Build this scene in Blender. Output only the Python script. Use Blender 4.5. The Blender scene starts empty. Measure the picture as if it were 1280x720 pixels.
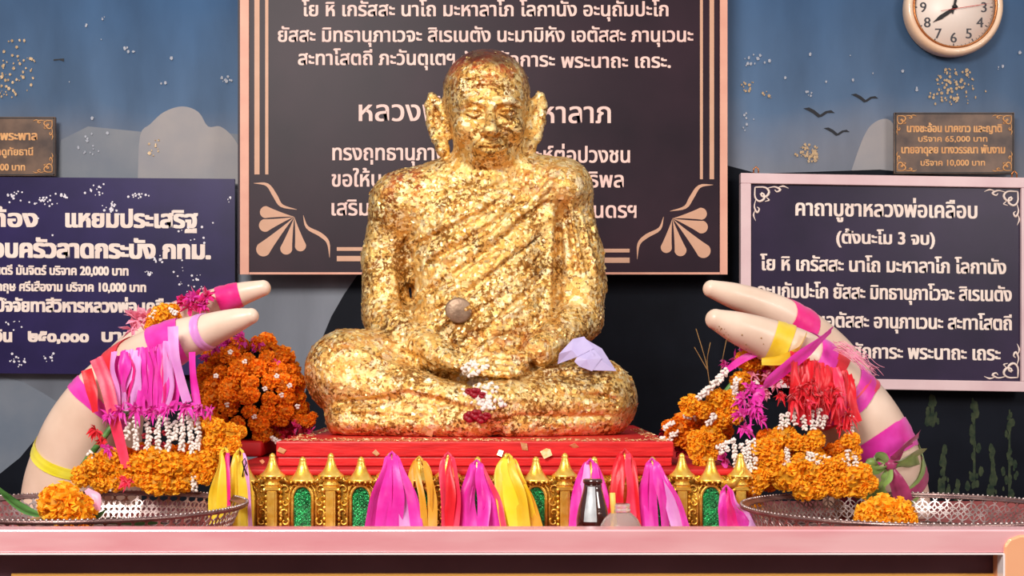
import bpy, math, random
import numpy as np
from mathutils import Vector, Matrix, Quaternion
random.seed(7); RNG = np.random.default_rng(7)
PI = math.pi
SC = bpy.context.scene; COL = SC.collection

# ---------------------------------------------------------------- camera
F = 1700.0; ZC = 1.45                       # focal length in pixels of the 1280 wide frame, eye height
def P(u, v, d):                             # point seen at pixel (u, v) at depth d
    return Vector(((u-640)/F*d, d, ZC-(v-468)/F*d))
cam = bpy.data.cameras.new('camera'); cam.sensor_width = 36; cam.lens = F/1280*36
cam.shift_y = 108/1280; cam.clip_start = .05
co = bpy.data.objects.new('camera', cam); COL.objects.link(co)
co.location = (0, 0, ZC); co.rotation_euler = (PI/2, 0, 0); SC.camera = co

# ---------------------------------------------------------------- world, lights, exposure
W = bpy.data.worlds.new('world'); SC.world = W; W.use_nodes = True
nt = W.node_tree; bg = nt.nodes['Background']
tc = nt.nodes.new('ShaderNodeTexCoord'); sx = nt.nodes.new('ShaderNodeSeparateXYZ')
mr = nt.nodes.new('ShaderNodeMapRange'); mr.inputs[1].default_value = -.25; mr.inputs[2].default_value = .72
cr = nt.nodes.new('ShaderNodeValToRGB')
cr.color_ramp.elements[0].color = (.16, .10, .085, 1); cr.color_ramp.elements[1].color = (1.0, .93, .92, 1)
nt.links.new(tc.outputs['Generated'], sx.inputs[0]); nt.links.new(sx.outputs[2], mr.inputs[0])
nt.links.new(mr.outputs[0], cr.inputs[0]); nt.links.new(cr.outputs[0], bg.inputs[0])
bg.inputs[1].default_value = .62
def area(name, loc, target, sx_, sy_, power, color):
    l = bpy.data.lights.new(name, 'AREA'); l.shape = 'RECTANGLE'; l.size = sx_; l.size_y = sy_
    l.energy = power; l.color = color
    o = bpy.data.objects.new(name, l); COL.objects.link(o); o.location = loc
    o.rotation_euler = (Vector(target)-Vector(loc)).to_track_quat('-Z', 'Y').to_euler(); return o
area('hall_opening_light', (-1.3, -.6, 3.5), (0, 3, 1.5), 1.5, 1.0, 184, (1, .94, .88))
area('hall_side_light', (2.6, .2, 2.6), (0, 3, 1.4), .9, .9, 42, (1, .93, .88))
SC.view_settings.view_transform = 'Standard'; SC.view_settings.look = 'None'
SC.view_settings.gamma = 1; SC.view_settings.exposure = 0.0; SC.view_settings.use_curve_mapping = False

# ---------------------------------------------------------------- helpers
WLOC = {}
def lin(c): return tuple(((x/255)/12.92 if x/255 <= .04045 else ((x/255+.055)/1.055)**2.4) for x in c)
def new_obj(name, data, parent=None, loc=Vector((0, 0, 0))):
    o = bpy.data.objects.new(name, data); COL.objects.link(o)
    loc = Vector(loc); WLOC[o.name] = loc
    if parent: o.parent = parent; o.location = loc-WLOC[parent.name]
    else: o.location = loc
    return o
def tag(o, label=None, cat=None, group=None, kind=None):
    if label: o['label'] = label
    if cat: o['category'] = cat
    if group: o['group'] = group
    if kind: o['kind'] = kind
    return o
def thing(name, label, cat, loc, group=None):
    return tag(new_obj(name, None, None, loc), label, cat, group)

def catmull(pts, n):
    pts = [Vector(p) for p in pts]
    if len(pts) == 2: return [pts[0].lerp(pts[1], i/n) for i in range(n+1)]
    out = []; m = len(pts)-1
    for i in range(n+1):
        t = i/n*m; k = min(int(t), m-1); f = t-k
        p1, p2 = pts[k], pts[k+1]
        p0 = pts[k-1] if k > 0 else p1*2-p2
        p3 = pts[k+2] if k+2 <= m else p2*2-p1
        out.append(.5*((2*p1)+(p2-p0)*f+(2*p0-5*p1+4*p2-p3)*f*f+(3*p1-p0-3*p2+p3)*f**3))
    return out
def interp(vals, n):
    m = len(vals)-1
    return [vals[min(int(i/n*m), m-1)]*(1-(i/n*m-min(int(i/n*m), m-1)))+vals[min(int(i/n*m), m-1)+1]*(i/n*m-min(int(i/n*m), m-1)) for i in range(n+1)] if m else [vals[0]]*(n+1)

class MB:
    def __init__(s): s.v = []; s.f = []; s.c = []; s.cur = 1.0
    def add(s, vs, fs):
        b = len(s.v); s.v += [tuple(x) for x in vs]; s.f += [tuple(i+b for i in f) for f in fs]
        s.c += [s.cur]*len(fs); return s
    def box(s, a, b):
        x0, y0, z0 = [min(a[i], b[i]) for i in range(3)]; x1, y1, z1 = [max(a[i], b[i]) for i in range(3)]
        return s.add([(x0,y0,z0),(x1,y0,z0),(x1,y1,z0),(x0,y1,z0),(x0,y0,z1),(x1,y0,z1),(x1,y1,z1),(x0,y1,z1)],
                     [(3,2,1,0),(4,5,6,7),(0,1,5,4),(1,2,6,5),(2,3,7,6),(3,0,4,7)])
    def tube(s, pts, rad, n=8, cap=True, close=False):
        pts = [Vector(p) for p in pts]; m = len(pts)
        if not hasattr(rad, '__len__'): rad = [rad]*m
        t0 = (pts[1]-pts[0]).normalized(); a = t0.orthogonal().normalized(); vs = []
        for i in range(m):
            t = ((pts[(i+1) % m] if close or i < m-1 else pts[i])-(pts[i-1] if close or i > 0 else pts[i])).normalized()
            a = (a-t*a.dot(t)).normalized(); b = t.cross(a)
            for k in range(n):
                q = 2*PI*k/n; vs.append(pts[i]+(a*math.cos(q)+b*math.sin(q))*rad[i])
        fs = []
        for i in range(m if close else m-1):
            j = (i+1) % m
            for k in range(n):
                k2 = (k+1) % n; fs.append((i*n+k, i*n+k2, j*n+k2, j*n+k))
        if cap and not close: fs += [tuple(range(n))[::-1], tuple(range((m-1)*n, m*n))]
        return s.add(vs, fs)
    def lathe(s, c, prof, n=24, sy=1.0, cap=True):       # prof: (radius, z)
        c = Vector(c); vs = []; m = len(prof)
        for r, z in prof:
            for k in range(n):
                q = 2*PI*k/n; vs.append((c.x+r*math.cos(q), c.y+r*math.sin(q)*sy, c.z+z))
        fs = [(i*n+k, i*n+(k+1) % n, (i+1)*n+(k+1) % n, (i+1)*n+k) for i in range(m-1) for k in range(n)]
        if cap: fs += [tuple(range(n))[::-1], tuple(range((m-1)*n, m*n))]
        return s.add(vs, fs)
    def ball(s, c, r, nu=8, nv=5, rot=None):
        c = Vector(c); r = Vector(r) if hasattr(r, '__len__') else Vector((r, r, r)); vs = []
        for i in range(nv+1):
            th = PI*i/nv
            for k in range(nu):
                q = 2*PI*k/nu
                w = Vector((r.x*math.sin(th)*math.cos(q), r.y*math.sin(th)*math.sin(q), r.z*math.cos(th)))
                if rot: w = rot @ w
                vs.append(c+w)
        return s.add(vs, [(i*nu+k, (i+1)*nu+k, (i+1)*nu+(k+1) % nu, i*nu+(k+1) % nu) for i in range(nv) for k in range(nu)])
    def plate(s, poly, th):                            # polygon (list of Vector, facing -y) extruded by th in +y
        n = len(poly); poly = [Vector(p) for p in poly]
        return s.add(poly+[p+Vector((0, th, 0)) for p in poly],
                     [tuple(range(n)), tuple(range(n, 2*n))[::-1]]+[(i, i+n, (i+1) % n+n, (i+1) % n) for i in range(n)])
    def strip(s, pts, w, side, n=14, fold=.0, twist=0., wob=0.):
        """ribbon along pts; w widths; side vector; fold = crosswise crease depth (fraction of width)"""
        pp = catmull(pts, n); ww = interp(w if hasattr(w, '__len__') else [w], n); side = Vector(side).normalized()
        ph = random.random()*6; vs = []; K = 4
        for i in range(n+1):
            t = (pp[min(i+1, n)]-pp[max(i-1, 0)]).normalized()
            a = (side-t*side.dot(t))
            a = a.normalized() if a.length > 1e-4 else t.orthogonal().normalized()
            a = Quaternion(t, twist*i/n+wob*math.sin(ph+i/n*5)) @ a; b = t.cross(a)
            for k in range(K+1):
                x = k/K-.5; z = fold*math.cos(x*PI*3+ph+i/n*1.6)
                vs.append(pp[i]+a*x*ww[i]+b*z*ww[i])
        return s.add(vs, [(i*(K+1)+k, i*(K+1)+k+1, (i+1)*(K+1)+k+1, (i+1)*(K+1)+k) for i in range(n) for k in range(K)])
    def mesh(s, name, mat, smooth=True):
        m = bpy.data.meshes.new(name); m.from_pydata(s.v, [], s.f)
        if mat: m.materials.append(mat)
        if smooth: m.polygons.foreach_set('use_smooth', [True]*len(m.polygons))
        if any(x != 1.0 for x in s.c):
            at = m.attributes.new('tint', 'FLOAT', 'FACE'); at.data.foreach_set('value', s.c)
        m.update(); return m
    def build(s, name, mat, parent=None, smooth=True, origin=None, bevel=0):
        a = np.array(s.v)
        o = Vector(origin) if origin is not None else Vector(((a[:,0].min()+a[:,0].max())/2, (a[:,1].min()+a[:,1].max())/2, a[:,2].min()))
        s.v = [tuple(x) for x in (a-np.array(o))]
        ob = new_obj(name, s.mesh(name, mat, smooth), parent, o)
        if bevel:
            b = ob.modifiers.new('bevel', 'BEVEL'); b.width = bevel; b.segments = 2; b.limit_method = 'ANGLE'
        return ob

# ---------------------------------------------------------------- materials
def material(name, c1, c2=None, scale=30, rough=.5, metal=0, bump=0, bscale=None, detail=4, tint=False, lo=.35, hi=.65,
             trans=0, sheen=0, coat=0, spec=.5, alpha=1, ior=1.45, stretch=None, subsurf=0, tr=0):
    m = bpy.data.materials.new(name); m.use_nodes = True; n = m.node_tree; L = n.links; b = n.nodes['Principled BSDF']
    b.inputs['Roughness'].default_value = rough; b.inputs['Metallic'].default_value = metal
    b.inputs['Transmission Weight'].default_value = trans; b.inputs['IOR'].default_value = ior
    b.inputs['Sheen Weight'].default_value = sheen; b.inputs['Coat Weight'].default_value = coat
    b.inputs['Specular IOR Level'].default_value = spec
    if subsurf: b.inputs['Subsurface Weight'].default_value = subsurf; b.inputs['Subsurface Scale'].default_value = .01
    co_ = n.nodes.new('ShaderNodeTexCoord'); mp = n.nodes.new('ShaderNodeMapping'); L.new(co_.outputs['Object'], mp.inputs[0])
    if stretch: mp.inputs['Scale'].default_value = stretch
    ns = n.nodes.new('ShaderNodeTexNoise'); ns.inputs['Scale'].default_value = scale; ns.inputs['Detail'].default_value = detail
    L.new(mp.outputs[0], ns.inputs[0])
    rp = n.nodes.new('ShaderNodeValToRGB'); rp.color_ramp.elements[0].position = lo; rp.color_ramp.elements[1].position = hi
    rp.color_ramp.elements[0].color = (*lin(c1), 1); rp.color_ramp.elements[1].color = (*lin(c2 or c1), 1)
    L.new(ns.outputs[0], rp.inputs[0]); out = rp.outputs[0]
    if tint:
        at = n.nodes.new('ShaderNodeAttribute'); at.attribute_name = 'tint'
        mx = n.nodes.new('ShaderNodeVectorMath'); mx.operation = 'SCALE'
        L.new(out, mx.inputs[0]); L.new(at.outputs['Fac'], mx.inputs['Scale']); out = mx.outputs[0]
    L.new(out, b.inputs['Base Color'])
    if bump:
        nb = n.nodes.new('ShaderNodeTexNoise'); nb.inputs['Scale'].default_value = bscale or scale*2; nb.inputs['Detail'].default_value = 5
        L.new(mp.outputs[0], nb.inputs[0])
        bp = n.nodes.new('ShaderNodeBump'); bp.inputs['Strength'].default_value = bump; bp.inputs['Distance'].default_value = .004
        L.new(nb.outputs[0], bp.inputs['Height']); L.new(bp.outputs[0], b.inputs['Normal'])
    if tr:
        t = n.nodes.new('ShaderNodeBsdfTranslucent'); ms = n.nodes.new('ShaderNodeMixShader'); ms.inputs[0].default_value = tr
        L.new(out, t.inputs[0]); L.new(b.outputs[0], ms.inputs[1]); L.new(t.outputs[0], ms.inputs[2])
        L.new(ms.outputs[0], n.nodes['Material Output'].inputs[0])
    return m
M = {}
def satin(name, c, c2=None): M[name] = material(name, c, c2 or tuple(min(255, int(x*1.06+10)) for x in c), 22, rough=.38, sheen=.3, tr=.25, bump=.15, bscale=60)
satin('magenta', (228, 30, 168), (242, 72, 200)); satin('pink', (238, 20, 130), (245, 60, 160)); satin('red', (222, 18, 32), (240, 40, 62))
satin('coral', (240, 40, 84), (250, 78, 112)); satin('yellow', (238, 200, 30), (248, 222, 70)); satin('amber', (225, 160, 30), (235, 180, 60))
satin('lilac', (226, 150, 225), (240, 175, 238)); satin('palepink', (250, 150, 185), (255, 185, 205)); satin('paper', (198, 186, 232), (214, 204, 242))
satin('sheer_green', (110, 150, 60), (160, 190, 110)); satin('sheer_plum', (150, 40, 90), (190, 70, 120)); satin('lemon', (240, 232, 40), (250, 242, 80))
M['marigold'] = material('marigold', (255, 166, 12), (255, 206, 54), 60, rough=.6, tint=True, tr=.35)
M['marigold_deep'] = material('marigold_deep', (255, 136, 8), (255, 172, 34), 60, rough=.6, tint=True, tr=.35)
M['jasmine'] = material('jasmine', (238, 226, 218), (255, 248, 240), 60, rough=.5, tr=.15)
M['rose'] = material('rose', (120, 0, 20), (170, 8, 40), 60, rough=.5)
M['leaf'] = material('leaf', (50, 96, 40), (100, 150, 80), 12, rough=.4, stretch=(1, 1, 4))
M['stem'] = material('stem', (120, 84, 44), (160, 124, 70), 40, rough=.6)
M['ivory'] = material('ivory', (206, 178, 156), (228, 204, 184), 9, rough=.38, bump=.08, bscale=25, coat=.05, lo=.3, hi=.7)
M['gold_paint'] = material('gold_paint', (232, 180, 60), (250, 214, 110), 60, rough=.3, metal=.72, bump=.25, bscale=90)
M['gold_carved'] = material('gold_carved', (218, 164, 50), (248, 206, 100), 90, rough=.32, metal=.72, bump=.5, bscale=160)
M['green_glass'] = material('green_glass', (0, 70, 34), (30, 180, 96), 200, rough=.12, metal=.4, bump=.6, bscale=300, coat=.6)
M['red_paint'] = material('red_paint', (188, 22, 26), (216, 38, 38), 18, rough=.42, bump=.15, bscale=40, stretch=(1, 1, 8))
M['red_cloth'] = material('red_cloth', (170, 12, 20), (205, 24, 28), 14, rough=.6, bump=.2, bscale=30)
M['steel'] = material('steel', (226, 150, 158), (240, 186, 190), 3, rough=.32, metal=.35, stretch=(1, 1, 6))  # pink reflection on the rail is put into the base colour
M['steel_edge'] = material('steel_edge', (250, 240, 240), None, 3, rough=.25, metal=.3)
M['steel_warm_reflection'] = material('steel_warm_reflection', (236, 160, 118), (246, 186, 142), 3, rough=.35, metal=.3)  # post's steel with the reflected warm light painted into its colour
M['panel_dark'] = material('panel_dark', (88, 60, 68), (100, 70, 78), 6, rough=.6, spec=.15)
M['strip_gold'] = material('strip_gold', (236, 180, 90), None, 6, rough=.4)
M['table_top'] = material('table_top', (150, 60, 60), (170, 80, 76), 6, rough=.4)
M['floor'] = material('floor', (150, 120, 110), (170, 140, 126), 4, rough=.5)
M['silver'] = material('silver', (150, 130, 126), (205, 190, 186), 40, rough=.3, metal=.85, bump=.1)
M['silver_dark'] = material('silver_dark', (120, 92, 90), (160, 132, 126), 30, rough=.35, metal=.8, bump=.2, bscale=200)
M['board_plum'] = material('board_plum', (34, 20, 32), (52, 32, 44), 4, spec=.22, rough=.4, lo=.3, hi=.75, detail=7)
M['board_navy'] = material('board_navy', (34, 26, 70), (46, 36, 88), 5, spec=.25, rough=.36, detail=6)
M['board_ink'] = material('board_ink', (38, 30, 54), (50, 38, 66), 5, spec=.25, rough=.34, detail=6)
M['board_black'] = material('board_black', (62, 42, 34), (110, 84, 66), 16, rough=.4, detail=6)
M['peach'] = material('peach', (222, 160, 138), (232, 174, 150), 12, rough=.5)
M['peach_print'] = material('peach_print', (206, 158, 128), (214, 168, 140), 12, rough=.5)
M['letter_peach'] = material('letter_peach', (240, 200, 190), (248, 214, 202), 12, rough=.5)
M['letter_cream'] = material('letter_cream', (240, 220, 208), (250, 234, 222), 12, rough=.5)
M['letter_gold'] = material('letter_gold', (206, 146, 90), (226, 172, 112), 40, rough=.5)
M['frame_pink'] = material('frame_pink', (218, 186, 190), (230, 202, 204), 8, rough=.4)
M['bird'] = material('bird', (16, 20, 30), None, 8, rough=.6)
M['clock_face'] = material('clock_face', (246, 232, 220), (252, 240, 228), 8, rough=.4)
M['clock_rim'] = material('clock_rim', (236, 196, 160), (246, 216, 186), 8, rough=.3, coat=.4)
M['clock_gold'] = material('clock_gold', (190, 120, 70), None, 8, rough=.3, metal=.8)
M['ink'] = material('ink', (24, 22, 26), None, 8, rough=.5)
M['ink_grey'] = material('ink_grey', (60, 58, 64), None, 8, rough=.5)
M['second_red'] = material('second_red', (200, 60, 50), None, 8, rough=.5)
M['brown_glass'] = material('brown_glass', (46, 12, 8), (60, 18, 12), 8, rough=.08, coat=.8, spec=.8)
M['clear_plastic'] = material('clear_plastic', (236, 222, 214), None, 8, rough=.22, trans=.75, ior=1.3)
M['straw'] = material('straw', (236, 190, 90), None, 8, rough=.5)
M['label_silver'] = material('label_silver', (170, 176, 180), (200, 204, 206), 60, rough=.35, metal=.3)
M['mural_dark'] = material('mural_dark', (10, 13, 22), (20, 24, 34), 5, spec=.12, rough=.55, detail=6)
M['mural_hill'] = material('mural_hill', (104, 116, 132), (128, 134, 144), 4, rough=.6)
M['mural_cloud'] = material('mural_cloud', (142, 142, 148), (164, 158, 156), 5, rough=.6, detail=6)
M['mural_cloud_grey'] = material('mural_cloud_grey', (112, 120, 132), (132, 136, 142), 5, rough=.6, detail=6)
M['mural_green'] = material('mural_green', (34, 48, 40), (70, 78, 56), 40, spec=.12, rough=.6, detail=6)
M['leaf_speck'] = material('leaf_speck', (160, 134, 104), (196, 168, 128), 200, rough=.45, metal=.2)
M['leaf_dull'] = material('leaf_dull', (150, 156, 170), (176, 180, 190), 200, rough=.5)
M['leaf_white'] = material('leaf_white', (220, 215, 225), (240, 236, 244), 200, rough=.4)
M['amulet'] = material('amulet', (128, 104, 84), (160, 134, 110), 60, rough=.45, metal=.5, bump=.3)
M['scrap'] = material('scrap', (226, 178, 104), (250, 226, 180), 90, rough=.35, metal=.5)

def gold_leaf_mat():
    m = bpy.data.materials.new('gold_leaf'); m.use_nodes = True; n = m.node_tree; L = n.links; b = n.nodes['Principled BSDF']
    b.inputs['Metallic'].default_value = .72
    tc_ = n.nodes.new('ShaderNodeTexCoord')
    def noise(s, d, off=0, rough_=.55):
        mp = n.nodes.new('ShaderNodeMapping'); mp.inputs[1].default_value = (off, off, off); L.new(tc_.outputs['Object'], mp.inputs[0])
        x = n.nodes.new('ShaderNodeTexNoise'); x.inputs['Scale'].default_value = s; x.inputs['Detail'].default_value = d
        x.inputs['Roughness'].default_value = rough_; L.new(mp.outputs[0], x.inputs[0]); return x.outputs[0]
    def ramp(src, stops):
        r = n.nodes.new('ShaderNodeValToRGB'); e = r.color_ramp.elements
        e[0].position, e[0].color = stops[0][0], (*stops[0][1], 1); e[1].position, e[1].color = stops[-1][0], (*stops[-1][1], 1)
        for p_, c_ in stops[1:-1]:
            q = e.new(p_); q.color = (*c_, 1)
        L.new(src, r.inputs[0]); return r.outputs[0]
    def mix(fac, a, c):
        x = n.nodes.new('ShaderNodeMix'); x.data_type = 'RGBA'; L.new(fac, x.inputs[0]); L.new(a, x.inputs[6]); L.new(c, x.inputs[7]); return x.outputs[2]
    vor = n.nodes.new('ShaderNodeTexVoronoi'); vor.inputs['Scale'].default_value = 95
    mpv = n.nodes.new('ShaderNodeMapping'); L.new(tc_.outputs['Object'], mpv.inputs[0])
    dn = n.nodes.new('ShaderNodeTexNoise'); dn.inputs['Scale'].default_value = 40; L.new(tc_.outputs['Object'], dn.inputs[0])
    ad = n.nodes.new('ShaderNodeVectorMath'); ad.operation = 'MULTIPLY_ADD'; ad.inputs[1].default_value = (.03, .03, .03)
    L.new(dn.outputs[1], ad.inputs[0]); L.new(tc_.outputs['Object'], ad.inputs[2]); L.new(ad.outputs[0], vor.inputs[0])
    sp = n.nodes.new('ShaderNodeSeparateColor'); L.new(vor.outputs['Color'], sp.inputs[0])
    gold = ramp(sp.outputs[0], [(0, lin((224, 168, 80))), (.35, lin((244, 200, 114))), (.7, lin((255, 224, 150))), (1, lin((255, 240, 192)))])
    dark = ramp(noise(24, 8, 3), [(.3, lin((92, 56, 16))), (.7, lin((170, 118, 46)))])
    mf = n.nodes.new('ShaderNodeMath'); mf.operation = 'MULTIPLY_ADD'; mf.inputs[1].default_value = .45
    L.new(noise(13, 5, 12), mf.inputs[0]); L.new(noise(125, 8, 1, .7), mf.inputs[2])
    f1 = ramp(mf.outputs[0], [(.645, (1, 1, 1)), (.715, (0, 0, 0))])
    c = mix(f1, gold, dark)
    red = ramp(noise(60, 4, 9), [(.3, lin((150, 40, 18))), (.7, lin((214, 96, 46)))])
    at = n.nodes.new('ShaderNodeAttribute'); at.attribute_name = 'lacquer'
    mm = n.nodes.new('ShaderNodeMath'); mm.operation = 'MULTIPLY'
    L.new(ramp(noise(38, 7, 5, .65), [(.44, (0, 0, 0)), (.58, (1, 1, 1))]), mm.inputs[0]); L.new(at.outputs['Fac'], mm.inputs[1])
    c = mix(mm.outputs[0], c, red)
    hz_ = n.nodes.new('ShaderNodeAttribute'); hz_.attribute_name = 'hair'
    c = mix(hz_.outputs['Fac'], c, ramp(noise(55, 6, 15), [(.3, lin((60, 22, 12))), (.62, lin((120, 54, 24))), (.75, lin((220, 160, 70)))]))
    L.new(c, b.inputs['Base Color'])
    L.new(ramp(noise(50, 5, 6), [(.3, (.26,)*3), (.7, (.5,)*3)]), b.inputs['Roughness'])
    b1 = n.nodes.new('ShaderNodeBump'); b1.inputs['Strength'].default_value = .75; b1.inputs['Distance'].default_value = .005
    L.new(noise(110, 8, 2, .65), b1.inputs['Height'])
    b2 = n.nodes.new('ShaderNodeBump'); b2.inputs['Strength'].default_value = .6; b2.inputs['Distance'].default_value = .002
    L.new(sp.outputs[1], b2.inputs['Height']); L.new(b1.outputs[0], b2.inputs['Normal']); L.new(b2.outputs[0], b.inputs['Normal'])
    return m
M['gold_leaf'] = gold_leaf_mat()
M['gold_flake'] = material('gold_flake', (246, 202, 110), (255, 236, 180), 70, rough=.36, metal=.6, tint=True, bump=.3, bscale=200)

def wall_mat():
    m = bpy.data.materials.new('painted_sky'); m.use_nodes = True; n = m.node_tree; L = n.links; b = n.nodes['Principled BSDF']
    b.inputs['Roughness'].default_value = .5
    tc_ = n.nodes.new('ShaderNodeTexCoord'); s = n.nodes.new('ShaderNodeSeparateXYZ'); L.new(tc_.outputs['Object'], s.inputs[0])
    ns = n.nodes.new('ShaderNodeTexNoise'); ns.inputs['Scale'].default_value = 1.6; ns.inputs['Detail'].default_value = 6; L.new(tc_.outputs['Object'], ns.inputs[0])
    a = n.nodes.new('ShaderNodeMath'); a.operation = 'MULTIPLY_ADD'; a.inputs[1].default_value = .55; L.new(ns.outputs[0], a.inputs[0]); L.new(s.outputs[2], a.inputs[2])
    r = n.nodes.new('ShaderNodeValToRGB'); mr_ = n.nodes.new('ShaderNodeMapRange')
    mr_.inputs[1].default_value = 2.05; mr_.inputs[2].default_value = 2.85; L.new(a.outputs[0], mr_.inputs[0]); L.new(mr_.outputs[0], r.inputs[0])
    e = r.color_ramp.elements; e[0].color = (*lin((122, 128, 138)), 1); e[1].color = (*lin((62, 96, 134)), 1)
    q = e.new(.35); q.color = (*lin((120, 126, 138)), 1); q = e.new(.6); q.color = (*lin((82, 108, 138)), 1)
    n2 = n.nodes.new('ShaderNodeTexNoise'); n2.inputs['Scale'].default_value = 5; n2.inputs['Detail'].default_value = 8
    mp = n.nodes.new('ShaderNodeMapping'); mp.inputs['Scale'].default_value = (1.6, 1, .5); L.new(tc_.outputs['Object'], mp.inputs[0]); L.new(mp.outputs[0], n2.inputs[0])
    r2 = n.nodes.new('ShaderNodeValToRGB'); r2.color_ramp.elements[0].position = .3; r2.color_ramp.elements[1].position = .75
    r2.color_ramp.elements[0].color = (.78, .78, .8, 1); r2.color_ramp.elements[1].color = (1.2, 1.2, 1.22, 1); L.new(n2.outputs[0], r2.inputs[0])
    mx = n.nodes.new('ShaderNodeMix'); mx.data_type = 'RGBA'; mx.blend_type = 'MULTIPLY'; mx.inputs[0].default_value = 1
    L.new(r.outputs[0], mx.inputs[6]); L.new(r2.outputs[0], mx.inputs[7]); L.new(mx.outputs[2], b.inputs['Base Color'])
    return m
M['sky_paint'] = wall_mat()

# ================================================================ THE SETTING
DW = 3.9
wall = tag(MB().box((-2.6, DW, 0), (2.6, DW+.12, 3.2)).build('wall_back', M['sky_paint'], origin=(0, DW, 0)), 'back wall painted with a blue sky mural with clouds and dark mountains', kind='structure')
tag(MB().box((-2.6, -2.5, -.06), (2.6, DW+.12, 0)).build('floor', M['floor']), 'pale floor below the altar table', kind='structure')
def paint(name, pts, mat, lift, label=None, n=60):
    pp = catmull([P(u, v, DW-lift) for u, v in pts], n) if n else [P(u, v, DW-lift) for u, v in pts]
    mb = MB(); k = len(pp); c = sum(pp, Vector())/k
    bk = [Vector((p.x, DW, p.z)) for p in pp]
    mb.plate(pp, lift)
    o = mb.build(name, mat, wall, smooth=False)
    if label: o['label'] = label
    return o
paint('painted_cloud', [(70,235),(76,175),(110,158),(150,162),(180,165),(205,158),(300,168),(300,235)], M['mural_cloud_grey'], .0008, n=0)
paint('painted_cloud', [(172,230),(175,170),(188,155),(205,140),(228,133),(248,140),(260,158),(275,158),(290,170),(300,190),(302,230)], M['mural_cloud'], .0012, n=40)
paint('painted_cloud', [(1060,225),(1080,170),(1095,152),(1112,150),(1120,170),(1120,225)], M['mural_cloud'], .0012, n=30)
paint('painted_hill', [(-60,700),(-60,480),(-20,470),(0,470),(30,478),(55,492),(75,505),(90,560),(90,700)], M['mural_hill'], .0008, n=0)
paint('painted_mountain', [(-60,700),(-30,615),(0,592),(25,572),(45,548),(62,520),(80,495),(110,472),(160,440),(215,400),(250,440),(262,480),(280,540),(300,600),(300,700)], M['mural_dark'], .0016, 'dark mountain painted at the left foot of the mural', n=0)
paint('painted_mountain', [(330,760),(362,560),(372,520),(385,480),(392,450),(404,420),(414,396),(430,368),(446,345),(500,290),(600,250),(760,240),(890,200),(910,207),(948,217),(1100,212),(1290,230),(1420,262),(1600,330),(1760,420),(1760,760)], M['mural_dark'], .0014, 'dark mountain painted across the centre and right of the mural', n=0)
for k, (u, v, h, w) in enumerate([(1218,500,110,16),(1262,510,120,20),(1180,560,60,12),(1165,498,30,14),(1240,560,60,10),(1196,600,40,10)]):
    mb = MB()
    for i in range(26):
        q = random.random(); uu = u+random.uniform(-w, w)*(.3+.7*q)*.6; vv = v+h*q; r = random.uniform(1.5, 4.5)
        mb.plate([P(uu+r*math.cos(a)*random.uniform(.6, 1), vv+r*1.7*math.sin(a), DW-.002-.00004*i) for a in [-j*2*PI/7 for j in range(7)]], .0003)
    mb.plate([P(u-1, v+2, DW-.0022), P(u-2, v+h, DW-.0022), P(u+1.5, v+h, DW-.0022), P(u+1, v+2, DW-.0022)], .0003)
    mb.build('painted_tree', M['mural_green'], wall, smooth=False)
for u, v, s in [(1081,122,1.0),(1024,140,1.15),(1046,164,.95)]:
    pts = [(-17,-4),(-11,-5),(-5,-2),(1,3),(7,-1),(13,-2),(17,1),(9,1),(3,5),(-1,6),(-6,2),(-11,-1)]
    paint('painted_bird', [(u+x*s, v+y*s) for x, y in pts][::-1], M['bird'], .0012, n=0)
paint('painted_bird', [(67,74),(80,73),(80,77),(74,75),(67,76)], M['bird'], .001, n=0)
def specks(name, spots, mat):
    mb = MB()
    for u, v, ru, rv, n_ in spots:
        for i in range(n_):
            a = random.random()*6.28; q = math.sqrt(random.random()); r = random.uniform(.7, 2.6)
            uu, vv = u+ru*q*math.cos(a), v+rv*q*math.sin(a); ph = random.random()*6
            mb.plate([P(uu+r*math.cos(ph-j*1.257)*random.uniform(.5, 1.1), vv+r*math.sin(ph-j*1.257), DW-.0028-random.random()*.001) for j in range(5)][::-1], .0004)
    tag(mb.build(name, mat, wall, smooth=False), kind='stuff')
specks('gold_leaf_speck', [(20,85,24,38,46),(8,110,10,20,14),(1193,98,24,14,50),(1180,120,20,12,24),(1210,118,26,12,20),(1010,192,16,12,60),(935,105,8,10,12),(960,118,8,6,6),(195,185,10,12,10)], M['leaf_speck'])
specks('white_leaf_speck', [(945,80,18,14,12),(1010,118,6,4,6),(935,152,10,12,8),(112,180,16,14,14),(283,98,8,5,12),(108,32,2,2,3),(128,21,4,4,3),(160,62,12,5,6),(1250,85,4,6,3),(1275,64,3,3,2),(1030,80,60,40,5),(150,100,100,70,7),(1120,100,60,40,4)], M['leaf_dull'])

# table, steel front bar
ZT = ZC-.275
table = thing('altar_table', 'long altar table with a dark front panel carrying the whole shrine', 'table', (0, 2.8, 0))
MB().box((-2.3, 1.98, ZT-.03), (2.3, 2.95, ZT)).build('tabletop', M['table_top'], table, False)
MB().box((-.62, 2.951, ZT-.03), (.55, 3.55, ZT)).build('rear_shelf', M['table_top'], table, False)
D0 = 1.93
zb = lambda v: ZC-(v-468)/F*D0
xb = lambda u: (u-640)/F*D0
for x in (-2.25, 2.25):
    for y in (2.05, 2.7): MB().box((x-.03, y-.03, 0), (x+.03, y+.03, ZT-.03)).build('leg', M['panel_dark'], table, False)
bar = thing('steel_frame', 'stainless steel frame bar with painted-in pink reflection along the front edge of the altar table', 'frame', (0, D0+.02, ZT-.2))
MB().box((-1.62, D0, zb(691)), (1.62, D0+.045, zb(662))).build('top_rail', M['steel'], bar, False, bevel=.0025)
MB().box((-1.6, D0+.0465, .02), (1.25, D0+.0495, zb(689))).build('front_panel', M['panel_dark'], bar, False)
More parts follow.
